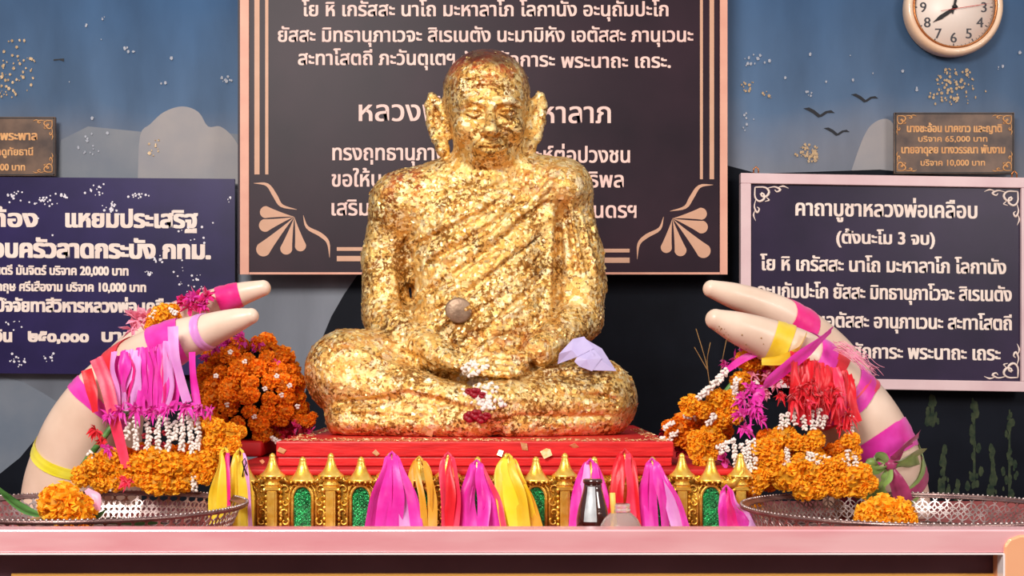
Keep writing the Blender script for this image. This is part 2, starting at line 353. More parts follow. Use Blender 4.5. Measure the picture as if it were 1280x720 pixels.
kf = (D0+.04)/D0; MB().box((xb(14)*kf, D0+.04, ZC-(735-468)/F*(D0+.04)), (xb(1254)*kf, D0+.0465, ZC-(717.3-468)/F*(D0+.04))).build('gold_strip', M['strip_gold'], bar, False)
MB().box((-1.62, D0-.002, zb(693.2)), (xb(1258), D0+.02, zb(691.2))).build('lower_edge', M['steel_edge'], bar, False)
mb = MB(); mb.plate([P(1256, 694, D0-.004), P(1256, 682, D0-.004), P(1262, 674, D0-.004), P(1275, 669, D0-.004), P(1320, 668, D0-.004), P(1320, 1400, D0-.004), P(1256, 1400, D0-.004)][::-1], .05)
tag(mb.build('corner_post', M['steel_warm_reflection'], bar, False, bevel=.003), 'corner post of the steel frame at the far right with painted-in peach reflection')
MB().box(P(1254, 693, D0-.003), P(1256, 1400, D0+.02)).build('post_edge', M['steel_edge'], bar, False)

# ================================================================ SIGNS
def text_mesh_data(body):
    c = bpy.data.curves.new('t', 'FONT'); c.body = body; c.resolution_u = 3; c.fill_mode = 'FRONT'
    o = bpy.data.objects.new('t', c); COL.objects.link(o)
    me = bpy.data.meshes.new_from_object(o)
    v = np.array([x.co[:] for x in me.vertices]); f = [tuple(p.vertices) for p in me.polygons]
    bpy.data.objects.remove(o); bpy.data.curves.remove(c); bpy.data.meshes.remove(me)
    return v, f
def letters(parent, body, u0, u1, vb, h, d, mat, bold=0, slope=0., name='lettering', boldv=None):
    """line of lettering from u0 to u1, baseline vb, consonant height h pixels"""
    v, f = text_mesh_data(body); mb = MB(); x0, x1 = v[:,0].min(), v[:,0].max()
    sh = [(0, 0)] if not bold else [(a*bold, b_*(boldv if boldv is not None else bold*.5)) for a in (-1, -.33, .33, 1) for b_ in (-1, 1)]
    for i, (du, dv) in enumerate(sh):
        U = u0+(v[:,0]-x0)/(x1-x0)*(u1-u0)+du; V = vb-v[:,1]/.55*h+dv+slope*(U-(u0+u1)/2)
        mb.add([P(a, b_, d-.0006-i*.00004) for a, b_ in zip(U, V)], [q for q in f])
    o = mb.build(name, mat, parent, smooth=False); return o
def flat(parent, name, pts, d, mat, th=.0008, n=0, lift=.0008):
    pp = [P(u, v, d-lift) for u, v in pts]
    if n: pp = catmull(pp, n)
    return MB().plate(pp, th).build(name, mat, parent, smooth=False)

# --- large plum prayer board
d = 3.80
bd = thing('prayer_board', 'large dark plum prayer board with peach border behind the golden statue', 'sign', P(604, 342, d))
MB().box(P(300, 343, d+.03), P(909, -64, d)).build('board', M['board_plum'], bd, False)
fr = MB()
fr.box(P(300, 343, d-.005), P(311.5, -64, d)); fr.box(P(900, 343, d-.005), P(909, -64, d)); fr.box(P(311.5, 343, d-.005), P(900, 340.5, d)); fr.box(P(311.5, -52, d-.005), P(900, -64, d))
fr.build('border', M['peach'], bd, False)
for a, b_ in ((318,324.5),(331.5,335.5),(875,878.5),(887,892.5)): MB().box(P(a, 218 if a < 600 else 224, d-.0012), P(b_, -45, d)).build('printed_line', M['peach_print'], bd, False)
for a, b_ in ((421,560),(640,787)):
    for v0, v1 in ((309,313.5),(320,326.5)): MB().box(P(a, v1+(2 if a > 600 else 0), d-.0012), P(b_, v0+(2 if a > 600 else 0), d)).build('printed_line', M['peach_print'], bd, False)
def petal_pts(ax, ay, bx, by, w):
    dx, dy = bx-ax, by-ay; L_ = math.hypot(dx, dy); dx, dy = dx/L_, dy/L_; nx, ny = -dy, dx; cx, cy = bx-dx*w, by-dy*w; out = [(ax, ay)]
    for i in range(1, 6):                              # slightly hollow flanks running into a round end
        t = i/6; h = w*.97*t**1.25; out.append((ax+dx*(L_-w)*t+nx*h, ay+dy*(L_-w)*t+ny*h))
    out += [(cx+nx*w*math.cos(a)+dx*w*math.sin(a), cy+ny*w*math.cos(a)+dy*w*math.sin(a)) for a in [PI*k/14 for k in range(15)]]
    for i in range(5, 0, -1):
        t = i/6; h = w*.97*t**1.25; out.append((ax+dx*(L_-w)*t-nx*h, ay+dy*(L_-w)*t-ny*h))
    return out
def orn(mirror, du, dv):
    X = (lambda x: x) if not mirror else (lambda x: 1208.5-x+du)
    for tx, ty, w in ((325,264,7.5),(324,284,8),(323,318,9),(356,318,7.5),(377,314,7)):
        pts = [(X(x), y+dv) for x, y in petal_pts(368, 271, tx, ty, w)]
        if not mirror: pts = pts[::1]
        flat(bd, 'printed_petal', pts if not mirror else pts[::-1], d, M['peach_print'])
    def band(c, w):
        cc = catmull([Vector((X(x), 0, y+dv)) for x, y in c], 16); a = []; b_ = []
        for i, p in enumerate(cc):
            t = (cc[min(i+1, 16)]-cc[max(i-1, 0)]).normalized(); r = w*math.sin(PI*i/16)+.15; a.append((p.x-t.z*r, p.z+t.x*r)); b_.append((p.x+t.z*r, p.z-t.x*r))
        flat(bd, 'printed_scroll', (a+b_[::-1])[::(1 if mirror else 1)], d, M['peach_print'])
    band([(317,229),(334,231),(344,245),(352,257),(371,262)], 2.6)
    band([(379,269),(384,284),(400,293),(410,303),(412,322)], 2.4)
orn(False, 0, 0); orn(True, 0, 2)
lp = M['letter_peach']
for body, u0, u1, vb, h in (("โย หิ เกรัสสะ นาโถ มะหาลาโภ โลกานัง อะนุถัมปะโก", 378, 835, 20, 13.5),
    ("ยัสสะ มิทธานุภาเวจะ สิเรเนตัง นะมามิหัง เอตัสสะ ภานุเวนะ", 348, 866, 52, 13.5),
    ("สะทาโสตถี ภะวันตุเตฯ", 373, 568, 81, 13.5), ("อัพภิสักการะ", 577, 693, 83, 13.5), ("พระนาถะ เถระ.", 702, 838, 84.5, 13.5),
    ("หลวงพ่อ", 449, 572, 151, 20), ("มหาลาภ", 655, 763, 153.5, 20),
    ("ทรงฤทธานุภาพ", 416, 560, 200, 15), ("เคราะห์ต่อปวงชน", 628, 787, 203, 15),
    ("ขอให้บุญ", 415, 498, 233, 15), ("อิทธิพล", 706, 779, 234, 15),
    ("เสริมสง่า", 415, 500, 269, 15), ("นิรันดรฯ", 714, 795, 272, 15)):
    letters(bd, body, u0, u1, vb, h, d, lp, bold=.55)

# --- framed board on the right
d = 3.83; k_ = .0165
sg = thing('framed_prayer_sign', 'dark prayer sign in a pale pink frame with white corner scrolls, behind the right tusks', 'sign', P(1105, 487, d))
def Q(u, v, dd): return P(u, v+k_*(u-926), dd)
def quad(parent, name, u0, v0, u1, v1, d0, th, mat, q=Q, bevel=0):
    return MB().plate([q(u0, v1, d0), q(u1, v1, d0), q(u1, v0, d0), q(u0, v0, d0)], th).build(name, mat, parent, False, bevel=bevel)
quad(sg, 'board', 932, 222, 1284, 478, d, .02, M['board_ink'])
for a in ((926,216,1290,229),(926,471,1290,484),(926,229,939,471),(1277,229,1290,471)):
    quad(sg, 'frame_rail', *a, d-.012, .03, M['frame_pink'], bevel=.002)
for u in (945, 1268):
    MB().tube([Q(u-3, 217, d-.002), Q(u-3, 211, d-.002), Q(u, 208, d-.002), Q(u+3, 211, d-.002), Q(u+3, 217, d-.002)], .0022, 6).build('hanging_hook', M['clock_gold'], sg)
def scroll(parent, cx, cy, sx_, sy_, d_, mat, q, sc=1.0, name='corner_scroll'):
    mb = MB(); T = lambda x, y, k=0: q(cx+sx_*x*sc, cy+sy_*y*sc, d_-.001-k*.0001)
    def curl(pts, r0, r1):
        pp = catmull([T(x, y) for x, y in pts], 14); mb.tube(pp, [(r0+(r1-r0)*abs(i/7-1))*sc*d_/F for i in range(15)], 5)
    curl([(2,2),(16,2),(22,8),(18,15),(11,14),(12,9)], 2.0, 1.0); curl([(2,2),(2,16),(8,22),(15,18),(14,11),(9,12)], 2.0, 1.0)
    curl([(20,3),(30,1),(38,5),(33,8),(30,5)], 1.8, .6); curl([(3,20),(1,30),(5,38),(8,33),(5,30)], 1.8, .6)
    curl([(34,2),(42,0),(50,3)], 1.5, .3); curl([(2,34),(0,42),(3,50)], 1.5, .3)
    curl([(18,16),(22,20),(16,22)], 1.2, .5)
    return mb.build(name, mat, parent)
for cx, cy, a, b_ in ((942,232,1,1),(1274,232,-1,1),(1274,468,-1,-1),(942,468,1,-1)): scroll(sg, cx, cy, a, b_, d, M['letter_cream'], Q, .88)
lc = M['letter_cream']
for body, u0, u1, vb, h in (("คาถาบูชาหลวงพ่อเคลือบ", 995, 1221, 271, 15.5), ("(ตั้งนะโม 3 จบ)", 1046, 1168, 305, 12),
    ("โย หิ เกรัสสะ นาโถ มะหาลาโภ โลกานัง", 951, 1257, 340, 13.5), ("อะนุกัมปะโก ยัสสะ มิทธานุภาโวจะ สิเรเนตัง", 948, 1264, 374, 13.5),
    ("นะมามิหัง เอตัสสะ อานุภาเวนะ สะทาโสตถี", 948, 1264, 410, 13.5), ("ภะวันตุเต อภิสักการะ พระนาถะ เถระ", 958, 1250, 448, 13.5)):
    letters(sg, body, u0, u1, vb, h, d, lc, bold=.8, slope=k_, boldv=.25)

# --- navy donors banner on the left
d = 3.86
bn = thing('donor_banner', 'navy donor banner with cream block lettering and white specks on the left wall', 'banner', P(100, 468, d))
Qb = lambda u, v, dd: P(u, v+.008*(u-100), dd)
quad(bn, 'banner_sheet', -150, 222, 293.5, 467.5, d, .008, M['board_navy'], Qb)
for body, u0, u1, vb, h, b_ in (("ท้อง", -10, 46, 283, 16, 1.5), ("แหยมประเสริฐ", 83, 246, 284, 16.5, 1.5), ("ครอบครัวลาดกระบัง กทม.", -42, 262, 322, 17, 1.7),
    ("มนตรี มันจิตร์ บริจาค 20,000 บาท", -14, 160, 343.5, 8.5, .7), ("กุกฤษ ศรีเสืองาม บริจาค 10,000 บาท", -12, 182, 364, 8.5, .7),
    ("ปัจจัยทาสีวิหารหลวงพ่อ เคลือบ", -4, 226, 390, 12, 1.1), ("เงิน", -12, 14, 427, 11.5, 1.2), ("๒๕๐,๐๐๐", 36, 110, 427, 11.5, 1.2), ("บาท", 128, 167, 427, 11.5, 1.2)):
    letters(bn, body, u0, u1, vb, h, d, lc, bold=b_, slope=.008)
mb = MB()
for u, v, ru, rv, n_ in [(55,250,14,6,20),(140,258,8,8,22),(175,245,14,5,14),(120,238,20,6,14),(20,245,12,10,12),(195,325,8,5,14),(187,341,6,3,10),(230,350,30,20,22),(25,450,12,8,16),(62,448,8,6,10),(80,245,8,4,10),(285,250,6,6,6),(18,405,10,8,8),(250,300,30,40,10),(60,300,50,60,8)]:
    for i in range(n_):
        uu, vv, r, ph = u+random.gauss(0, ru*.5), v+random.gauss(0, rv*.5), random.uniform(.6, 1.8), random.random()*6
        mb.plate([P(uu+r*math.cos(ph-j*1.257), vv+r*math.sin(ph-j*1.257), d-.0014-random.random()*.0006) for j in range(5)][::-1], .0002)
tag(mb.build('white_speck', M['leaf_white'], bn, False), kind='stuff')

# --- small plaques
def plaque(u0, v0, u1, v1, d_, label, lines, corners):
    t = thing('donor_plaque', label, 'plaque', P((u0+u1)/2, v1, d_))
    Qp = lambda u, v, dd: P(u, v, dd)
    quad(t, 'plate', u0, v0, u1, v1, d_, .012, M['board_black'], Qp, bevel=.001)
    e = MB()
    for a in ((u0+1,v0+1,u1-1,v0+2.2),(u0+1,v1-2.2,u1-1,v1-1),(u0+1,v0+1,u0+2.2,v1-1),(u1-2.2,v0+1,u1-1,v1-1)):
        e.box(P(a[0], a[3], d_-.001), P(a[2], a[1], d_))
    e.build('edge_line', M['ink'], t, False)
    for cx, cy, a, b_ in corners: scroll(t, cx, cy, a, b_, d_, M['letter_gold'], Qp, .5)
    for body, a, b_, vb, h, bo in lines: letters(t, body, a, b_, vb, h, d_, M['letter_gold'], bold=bo)
    return t
plaque(1118, 140.5, 1268, 217.5, 3.86, 'small dark donor plaque with four gold text lines, under the wall clock',
       (("นางชะอ้อน นาคขาว และญาติ", 1134, 1252, 165, 7.5, .5), ("บริจาค 65,000 บาท", 1148, 1234, 177, 5.5, .3), ("นายอาดุลย นางวรรณา พันงาม", 1127, 1256, 191.5, 7.5, .5), ("บริจาค 10,000 บาท", 1151, 1231, 207, 5.8, .3)),
       ((1121,144,1,1),(1265,144,-1,1),(1121,214,1,-1),(1265,214,-1,-1)))
plaque(-80, 146, 69, 220, 3.858, 'small dark gold-lettered plaque cut by the left edge, above the navy banner',
       (("นาคขาว และพระพาล", -70, 46, 175, 8.5, .6), ("นางวรรณา วัดดูทัยธานี", -66, 41, 194, 7, .4), ("บริจาค 10,000 บาท", -50, 31, 213, 6.5, .4)),
       ((66,150,-1,1),(66,216,-1,-1),(-77,150,1,1),(-77,216,1,-1)))

# --- wall clock
dk = 3.86; ck = thing('wall_clock', 'round white wall clock with cream and gold rim, cut by the top edge', 'clock', P(1192, 70, dk))
c0 = P(1192, 9, dk); px = dk/F
def disc(prof, name, mat, par=ck, cap=True):
    mb = MB(); mb.lathe((0, 0, 0), prof, 64, cap=cap)
    mb.v = [(c0.x+x, c0.y-z, c0.z+y) for x, y, z in mb.v]; mb.f = [f[::1] for f in mb.f]
    return mb.build(name, mat, par)
disc([(60*px, -.03), (61.5*px, .0), (60*px, .012), (57*px, .018), (53.5*px, .016), (51.5*px, .009), (51.5*px, -.02)], 'rim', M['clock_rim'], cap=False)
disc([(52.2*px, .010), (52.2*px, .0165), (50.2*px, .0165), (50.2*px, .008)], 'inner_ring', M['clock_gold'], cap=False)
disc([(51*px, -.02), (51*px, .004)], 'face', M['clock_face'])
for h_ in range(1, 13):
    a = h_*PI/6; r = 38.0; cx, cy = 1192+r*math.sin(a), 9-r*math.cos(a); s_ = str(h_); w_ = 4.6*len(s_)
    v, f = text_mesh_data(s_); sc = 13/.72; mb = MB(); mid = (v.min(0)+v.max(0))/2
    for i_, du in enumerate((-.3, .3)): mb.add([P(cx+(x-mid[0])*sc+du, cy-(y-mid[1])*sc, dk-.0046-i_*.00004) for x, y, _ in v], f)
    mb.build('numeral', M['ink_grey'], ck, False)
mb = MB()
for i in range(60):
    a = i*PI/30; r0, r1, w_ = (45.5, 49, .7) if i % 5 == 0 else (47.5, 49, .3)
    dx, dy = math.sin(a), -math.cos(a)
    mb.plate([P(1192+dx*r0-dy*w_, 9+dy*r0+dx*w_, dk-.0045), P(1192+dx*r0+dy*w_, 9+dy*r0-dx*w_, dk-.0045), P(1192+dx*r1+dy*w_, 9+dy*r1-dx*w_, dk-.0045), P(1192+dx*r1-dy*w_, 9+dy*r1+dx*w_, dk-.0045)][::-1], .0004)
tag(mb.build('minute_mark', M['ink_grey'], ck, False), kind='stuff')
def hand(tx, ty, w_, dd, name, mat, back=6):
    dx, dy = tx-1192, ty-11; L_ = math.hypot(dx, dy); dx /= L_; dy /= L_; q = lambda t, s_: P(1192+dx*t-dy*s_, 11+dy*t+dx*s_, dd)
    MB().plate([q(-back, .6*w_), q(-back, -.6*w_), q(L_*.3, -w_), q(L_*.62, -w_*1.1), q(L_, 0), q(L_*.62, w_*1.1), q(L_*.3, w_)], .001).build(name, mat, ck, False)
hand(1166, 28, 2.4, dk-.007, 'hour_hand', M['ink']); hand(1201, -28, 1.6, dk-.009, 'minute_hand', M['ink']); hand(1238, 4, .35, dk-.011, 'second_hand', M['second_red'], 16)
disc([(2.6*px, 0), (2.6*px, .012), (1.2*px, .0135)], 'hub', M['ink'])

# ================================================================ GOLDEN STATUE (one continuous body from a distance field)
DS = 2.9; U_ = DS/F                                   # depth of the statue's middle, metres per pixel there
HZ_P = .1235; ZP = ZC-HZ_P                            # top of the red plinth
def C(u, v, w=0): return np.array(P(u, v, DS+w*U_)[:])
def R_(px_, w=0): return px_*(DS+w*U_)/F
def axis(lo, hi, parts):                              # piecewise spacing
    out = [lo]
    while out[-1] < hi:
        x = out[-1]; st = parts(x); out.append(x+st)
    return np.array(out, dtype=np.float32)
xc = C(608, 0)[0]
gx = axis(C(366,0,-60)[0], C(815,0,-60)[0], lambda x: .0017 if abs(x-xc) < .105 else .0033)
gy = axis(DS-.30, DS+.24, lambda y: .0020 if y < DS+.02 and y > DS-.15 else .0034)
gz = axis(ZP-.008, C(0,50)[2], lambda z: .0017 if z > C(0,216)[2] else .0032)
FLD = np.full((len(gx), len(gy), len(gz)), 9.0, dtype=np.float32)
def region(lo, hi, pad):
    return tuple(slice(max(0, int(np.searchsorted(g, lo[i]-pad))-1), int(np.searchsorted(g, hi[i]+pad))+1) for i, g in enumerate((gx, gy, gz)))
def grids(sl): return gx[sl[0]][:,None,None], gy[sl[1]][None,:,None], gz[sl[2]][None,None,:]
def comb(sl, dist, k, sub=False):
    A = FLD[sl]
    if sub:
        h = np.clip(.5-.5*(A+dist)/k, 0, 1); FLD[sl] = A*(1-h)-dist*h+k*h*(1-h)
    else:
        h = np.clip(.5+.5*(dist-A)/k, 0, 1); FLD[sl] = dist*(1-h)+A*h-k*h*(1-h)
def cone(a, b, ra, rb, k=12, sub=False, flat=1.0):    # a, b: (u, v, w); radii px
    A, B = C(*a), C(*b); ra, rb, k = R_(ra, a[2]), R_(rb, b[2]), k*U_
    lo, hi = np.minimum(A-ra, B-rb), np.maximum(A+ra, B+rb); sl = region(lo, hi, k*1.3+.004); X, Y, Z = grids(sl)
    D = B-A; L2 = float(D@D)+1e-12
    t = np.clip(((X-A[0])*D[0]+(Y-A[1])*D[1]+(Z-A[2])*D[2])/L2, 0, 1)
    ds = np.sqrt((X-A[0]-D[0]*t)**2+(Y-A[1]-D[1]*t)**2+(Z-A[2]-D[2]*t)**2)-(ra+(rb-ra)*t)
    comb(sl, ds, k, sub)
def ell(c, r, k=12, sub=False, rot=(0, 0, 0)):        # radii px (x, depth, up), rot degrees about x,y,z
    c_, k = C(*c), k*U_; r = [R_(q, c[2]) for q in r]; m = max(r)
    Mx = np.array((Matrix.Rotation(math.radians(rot[2]),3,'Z') @ Matrix.Rotation(math.radians(rot[1]),3,'Y') @ Matrix.Rotation(math.radians(rot[0]),3,'X')).transposed())
    ext = np.sqrt(((Mx.T**2) @ (np.array(r)**2)))
    sl = region(c_-ext, c_+ext, k*1.3+.004); X, Y, Z = grids(sl); X, Y, Z = X-c_[0], Y-c_[1], Z-c_[2]
    q = [Mx[i,0]*X+Mx[i,1]*Y+Mx[i,2]*Z for i in range(3)]
    k0 = np.sqrt(sum((q[i]/r[i])**2 for i in range(3))); k1 = np.sqrt(sum((q[i]/r[i]**2)**2 for i in range(3)))
    comb(sl, np.where(k1 > 1e-6, k0*(k0-1)/np.maximum(k1, 1e-6), -min(r)), k, sub)
def chain(pts, rs, k=6, sub=False):
    for i in range(len(pts)-1): cone(pts[i], pts[i+1], rs[i], rs[i+1], k, sub)
# trunk
ell((606,458,20), (104,80,64), 10); ell((606,405,8), (94,72,70), 26)
ell((604,330,12), (95,62,80), 30); ell((604,268,14), (100,54,52), 26)
cone((606,206,16), (520,240,14), 26, 30, 26); cone((606,206,16), (700,232,14), 28, 32, 26)
ell((702,236,6), (38,44,34), 16); ell((500,254,14), (36,40,38), 16)
# bare arm (viewer's left)
cone((498,258,16), (479,322,22), 35, 26, 12); cone((479,322,22), (483,392,12), 26, 31, 8)
cone((484,398,2), (548,444,-74), 30, 21, 5); ell((566,452,-88), (24,16,13), 6, rot=(0,20,0))
# robed arm (viewer's right)
cone((706,256,16), (720,320,20), 34, 33, 12); cone((720,320,20), (722,360,14), 34, 35, 8)
cone((724,352,12), (723,396,6), 31, 32, 4); cone((724,400,-2), (672,440,-74), 29, 21, 5)
cone((690,352,6), (748,346,8), 9, 8, 6); cone((748,346,10), (756,362,12), 8, 4, 5)
# neck and shoulders
cone((606,214,14), (608,160,4), 38, 35, 12); cone((570,216,0), (604,232,-24), 12, 9, 14); cone((648,208,0), (610,232,-24), 14, 9, 14)
# legs
cone((560,470,5), (436,466,-46), 54, 55, 10); cone((438,478,-60), (590,512,-118), 44, 26, 8)
cone((436,525,-92), (600,526,-126), 20, 20, 5); ell((424,522,-60), (16,40,24), 10)
cone((655,482,5), (748,500,-46), 50, 49, 10); cone((748,505,-62), (612,506,-124), 41, 30, 8)
cone((756,524,-74), (640,532,-126), 20, 15, 8)
ell((606,524,-20), (168,112,30), 16); ell((606,534,40), (160,90,30), 16)
cone((640,478,-100), (760,468,-60), 11, 16, 9)
# hands lying in the lap, palms up
ell((618,458,-98), (44,20,13), 6); ell((604,448,-92), (30,16,9), 5)
for i in range(4):
    cone((598-3*i,443+7*i,-100-6*i), (642-2*i,447+7.2*i,-110-5*i), 5.2, 4.4, 2.0); cone((642-2*i,447+7.2*i,-110-5*i), (662-4*i,444+7*i,-106-4*i), 4.4, 3.6, 2.0)
cone((588,446,-100), (608,434,-104), 6, 4.6, 3); cone((658,448,-92), (634,436,-104), 6.5, 4.6, 3)
def front_w(u, v):
    X = C(u, v, -50); ix, iz = np.searchsorted(gx, X[0]), np.searchsorted(gz, X[2]); col = FLD[ix,:,iz]; j = int(np.argmax(col < 0)); return ((gy[j] if col[j] < 0 else DS)-DS)/U_
def groove(pts, rs, dep=0, k=4):                      # crease cut along the front surface
    pts = [(u, v, front_w(u, v)+dep) for u, v in pts]
    chain(pts, rs, k, True)
# creases: arm gap, forearm over thigh, shins over feet, sleeve line
groove([(508,300),(509,322),(510,345),(511,368),(512,388),(516,402)], [4,9,12,12,9,5], 4, 6)
groove([(478,428),(505,442),(534,458),(560,474)], [3,6,6,3], -1)
groove([(432,502),(470,500),(510,494),(548,502),(590,512)], [2,5,6,5,2], -1)
groove([(420,516),(470,520),(540,520)], [1.5,3,1.5], -1)
groove([(650,500),(690,494),(735,492),(770,500)], [2,4,4,2], -1)
groove([(640,518),(700,522),(760,520)], [2,4,2], -1)
groove([(668,470),(705,466),(745,462)], [2,5,3], -1)
groove([(700,250),(699,290),(698,330),(696,370),(692,404)], [2,4,5,6,5], 0)
groove([(570,222),(600,240),(640,226),(652,212)], [1.5,3,3,1.5], -1)
groove([(560,470),(600,476),(650,474)], [2,5,2], -1)
# robe folds: diagonal ridges over the chest and belly, running from his left shoulder to his right side
for i, (a, b, c_) in enumerate((((672,214),(600,262),(512,306)), ((690,228),(610,300),(514,352)), ((690,262),(620,335),(520,392)), ((690,300),(632,366),(536,412)), ((690,340),(645,388),(570,424)), ((688,245),(606,282),(514,330)), ((690,282),(620,318),(520,372)), ((690,320),(640,358),(540,402)), ((688,372),(650,404),(600,428)))):
    pts = [(a[0],a[1]), ((a[0]+b[0])/2,(a[1]+b[1])/2+4), b, ((b[0]+c_[0])/2,(b[1]+c_[1])/2-3), c_]
    ww = []
    for u, v in pts:                                  # find the front surface at this spot
        X = C(u, v, -40); ix, iz = np.searchsorted(gx, X[0]), np.searchsorted(gz, X[2]); col = FLD[ix,:,iz]; j = np.argmax(col < 0); ww.append((gy[j]-DS)/U_)
    big = i < 5
    for j in range(4): cone((*pts[j], ww[j]+(.5 if big else 1)), (*pts[j+1], ww[j+1]+(.5 if big else 1)), 4.6 if big else 3, 4.6 if big else 3, 4)
for pts in (((668,236),(610,286),(548,322),(514,342)), ((684,250),(622,306),(560,348),(520,372)), ((688,276),(632,330),(574,374),(530,396)), ((688,306),(640,360),(590,396),(548,416)), ((660,222),(610,262),(560,288),(516,308)), ((688,336),(650,376),(610,408)), ((710,262),(716,300),(720,340)), ((728,268),(736,300),(740,336))):
    groove(pts, [1]+[random.uniform(2.2, 3.4) for _ in pts[2:]]+[1], -.6, 6)
sash = [(u, v, front_w(u, v)+2) for u, v in ((664,206),(676,232),(680,270),(680,320),(678,370),(672,410))]
for off in (-8, 0, 8): chain([(u+off, v, w+1) for u, v, w in sash], [4]*6, 5)
for a, b in (((712,250),(728,342)), ((724,262),(744,340)), ((706,280),(712,346))): cone((*a, front_w(*a)+2), (*b, front_w(*b)+2), 2.5, 3.5, 5)
for a, b in (((640,500),(770,486)), ((630,516),(780,508)), ((450,440),(540,476)), ((400,470),(520,500)), ((440,530),(560,532))): cone((*a, front_w(*a)+2), (*b, front_w(*b)+2), 2.5, 2.5, 6)
# head
ell((608,114,6), (54,60,51), 8); ell((609,140,-2), (48,52,46), 14); ell((611,172,-8), (42,40,33), 14); ell((613,196,-26), (27,19,14), 12)
ell((584,160,-32), (17,18,16), 10); ell((640,160,-32), (16,18,16), 10)
chain([(577,132,-42),(590,126,-50),(605,130,-54)], [4,6,4.6], 4); chain([(620,130,-54),(636,126,-50),(650,132,-42)], [4.6,6,4], 4)
ell((591,139,-58), (15,13,9), 4, True); ell((635,139,-58), (15,13,9), 4, True)
ell((592,140,-45), (10,8,6), 2); ell((634,140,-45), (10,8,6), 2)
for sgn, cx in ((1, 592), (-1, 634)):
    chain([(cx-12,141,-47),(cx-5,136.5,-53),(cx+5,136.5,-54),(cx+12,141,-49)], [1.7,2.2,2.2,1.7], 1.5)
    chain([(cx-11,141,-48),(cx,144.5,-54),(cx+11,141.5,-49)], [1.4,1.8,1.4], 1.5)
    chain([(cx-9,140.5,-54.5),(cx,139.6,-56.5),(cx+9,140.6,-55)], [1.3,1.9,1.3], 1, True)
    chain([(cx-10,149,-50),(cx,152,-53),(cx+8,150,-53)], [.8,1.2,.8], 3, True)
chain([(613,130,-53),(613,146,-61),(613,160,-73)], [5,5.5,8], 5); ell((613,163,-75), (9.5,10,7.5), 4)
ell((603,165,-62), (6,8,5.5), 3); ell((623,165,-62), (6,8,5.5), 3)
ell((608.5,169.5,-71), (2.4,4,1.6), 1.5, True); ell((617.5,169.5,-71), (2.4,4,1.6), 1.5, True)
ell((613,183,-46), (22,17,12), 8)
chain([(598,181,-51),(606,182,-60),(613,183.4,-63),(620,182,-60),(629,181,-51)], [1.8,3,3,3,1.8], 2.5)
chain([(602,187,-54),(613,190.5,-61),(625,187,-54)], [2,4,2], 2.5)
chain([(595,181.5,-50),(604,185,-61),(613,186.4,-65.5),(622,185,-61),(632,181,-50)], [1.6,2.2,2.4,2.2,1.6], 1.5, True)
chain([(600,165,-62),(591,174,-57),(589,186,-50)], [2.6,3.4,2.2], 4, True); chain([(626,165,-62),(635,174,-56),(637,186,-49)], [2.6,3.4,2.2], 4, True)
cone((602,197,-53), (624,197,-53), 1.6, 1.6, 4, True)
for v in (98, 108): chain([(580,v+3,-44),(600,v,-54),(620,v,-54),(640,v+3,-43)], [.6,1,1,.6], 4, True)
# ears
for s_, cx in ((-1, 547), (1, 668)):
    ell((cx-s_*6,152,8), (13,7,27), 8, rot=(0, s_*6, 0))
    chain([(cx-s_*5,168,8),(cx+s_*1,128,12),(cx+s_*7,121,14),(cx+s_*11,132,16),(cx+s_*9,152,14),(cx+s_*2,172,8),(cx-s_*8,189,0)], [5,5,5,5,5,6,6], 4)
    ell((cx+s_*1,152,13), (10,8,28), 6, rot=(0, s_*8, 0)); ell((cx+s_*2,146,3), (5,7,14), 4, True, rot=(0, s_*8, 0)); ell((cx-s_*6,184,0), (8,7,12), 5)
# flat underside on the plinth
FLD[:,:,:] = np.maximum(FLD, (ZP+.0005-gz)[None,None,:])

def surface_nets(Fd, xs, ys, zs):
    S_ = Fd < 0; nx, ny, nz = Fd.shape
    cnt = np.zeros((nx-1, ny-1, nz-1), np.int8)
    for i in (0, 1):
        for j in (0, 1):
            for k in (0, 1): cnt += S_[i:nx-1+i, j:ny-1+j, k:nz-1+k]
    act = (cnt > 0) & (cnt < 8); I, J, K = np.nonzero(act); n = len(I)
    idx = np.full(act.shape, -1, np.int32); idx[I, J, K] = np.arange(n)
    acc = np.zeros((n, 3)); num = np.zeros(n)
    cor = [(i, j, k) for i in (0, 1) for j in (0, 1) for k in (0, 1)]
    for a in cor:
        for b in cor:
            if sum(abs(a[q]-b[q]) for q in range(3)) == 1 and a < b:
                fa = Fd[I+a[0], J+a[1], K+a[2]]; fb = Fd[I+b[0], J+b[1], K+b[2]]; m = (fa < 0) != (fb < 0)
                t = np.where(m, fa/np.where(m, fa-fb, 1), 0)
                pa = np.stack([xs[I+a[0]], ys[J+a[1]], zs[K+a[2]]], 1); pb = np.stack([xs[I+b[0]], ys[J+b[1]], zs[K+b[2]]], 1)
                acc += np.where(m[:,None], pa+(pb-pa)*t[:,None], 0); num += m
    V = acc/num[:,None]; Q_ = []
    for ax in range(3):
        sl0 = [slice(None)]*3; sl1 = [slice(None)]*3; sl0[ax] = slice(0, -1); sl1[ax] = slice(1, None)
        a, b = S_[tuple(sl0)], S_[tuple(sl1)]; E_ = np.argwhere(a != b); u, w = (ax+1) % 3, (ax+2) % 3
        E_ = E_[(E_[:,u] > 0) & (E_[:,w] > 0) & (E_[:,u] < Fd.shape[u]-1) & (E_[:,w] < Fd.shape[w]-1)]
        ins = a[E_[:,0], E_[:,1], E_[:,2]]
        def g(du, dw):
            e = E_.copy(); e[:,u] -= du; e[:,w] -= dw; return idx[e[:,0], e[:,1], e[:,2]]
        q = np.stack([g(1, 1), g(0, 1), g(0, 0), g(1, 0)], 1); q[~ins] = q[~ins][:,::-1]; Q_.append(q)
    return V, np.concatenate(Q_)
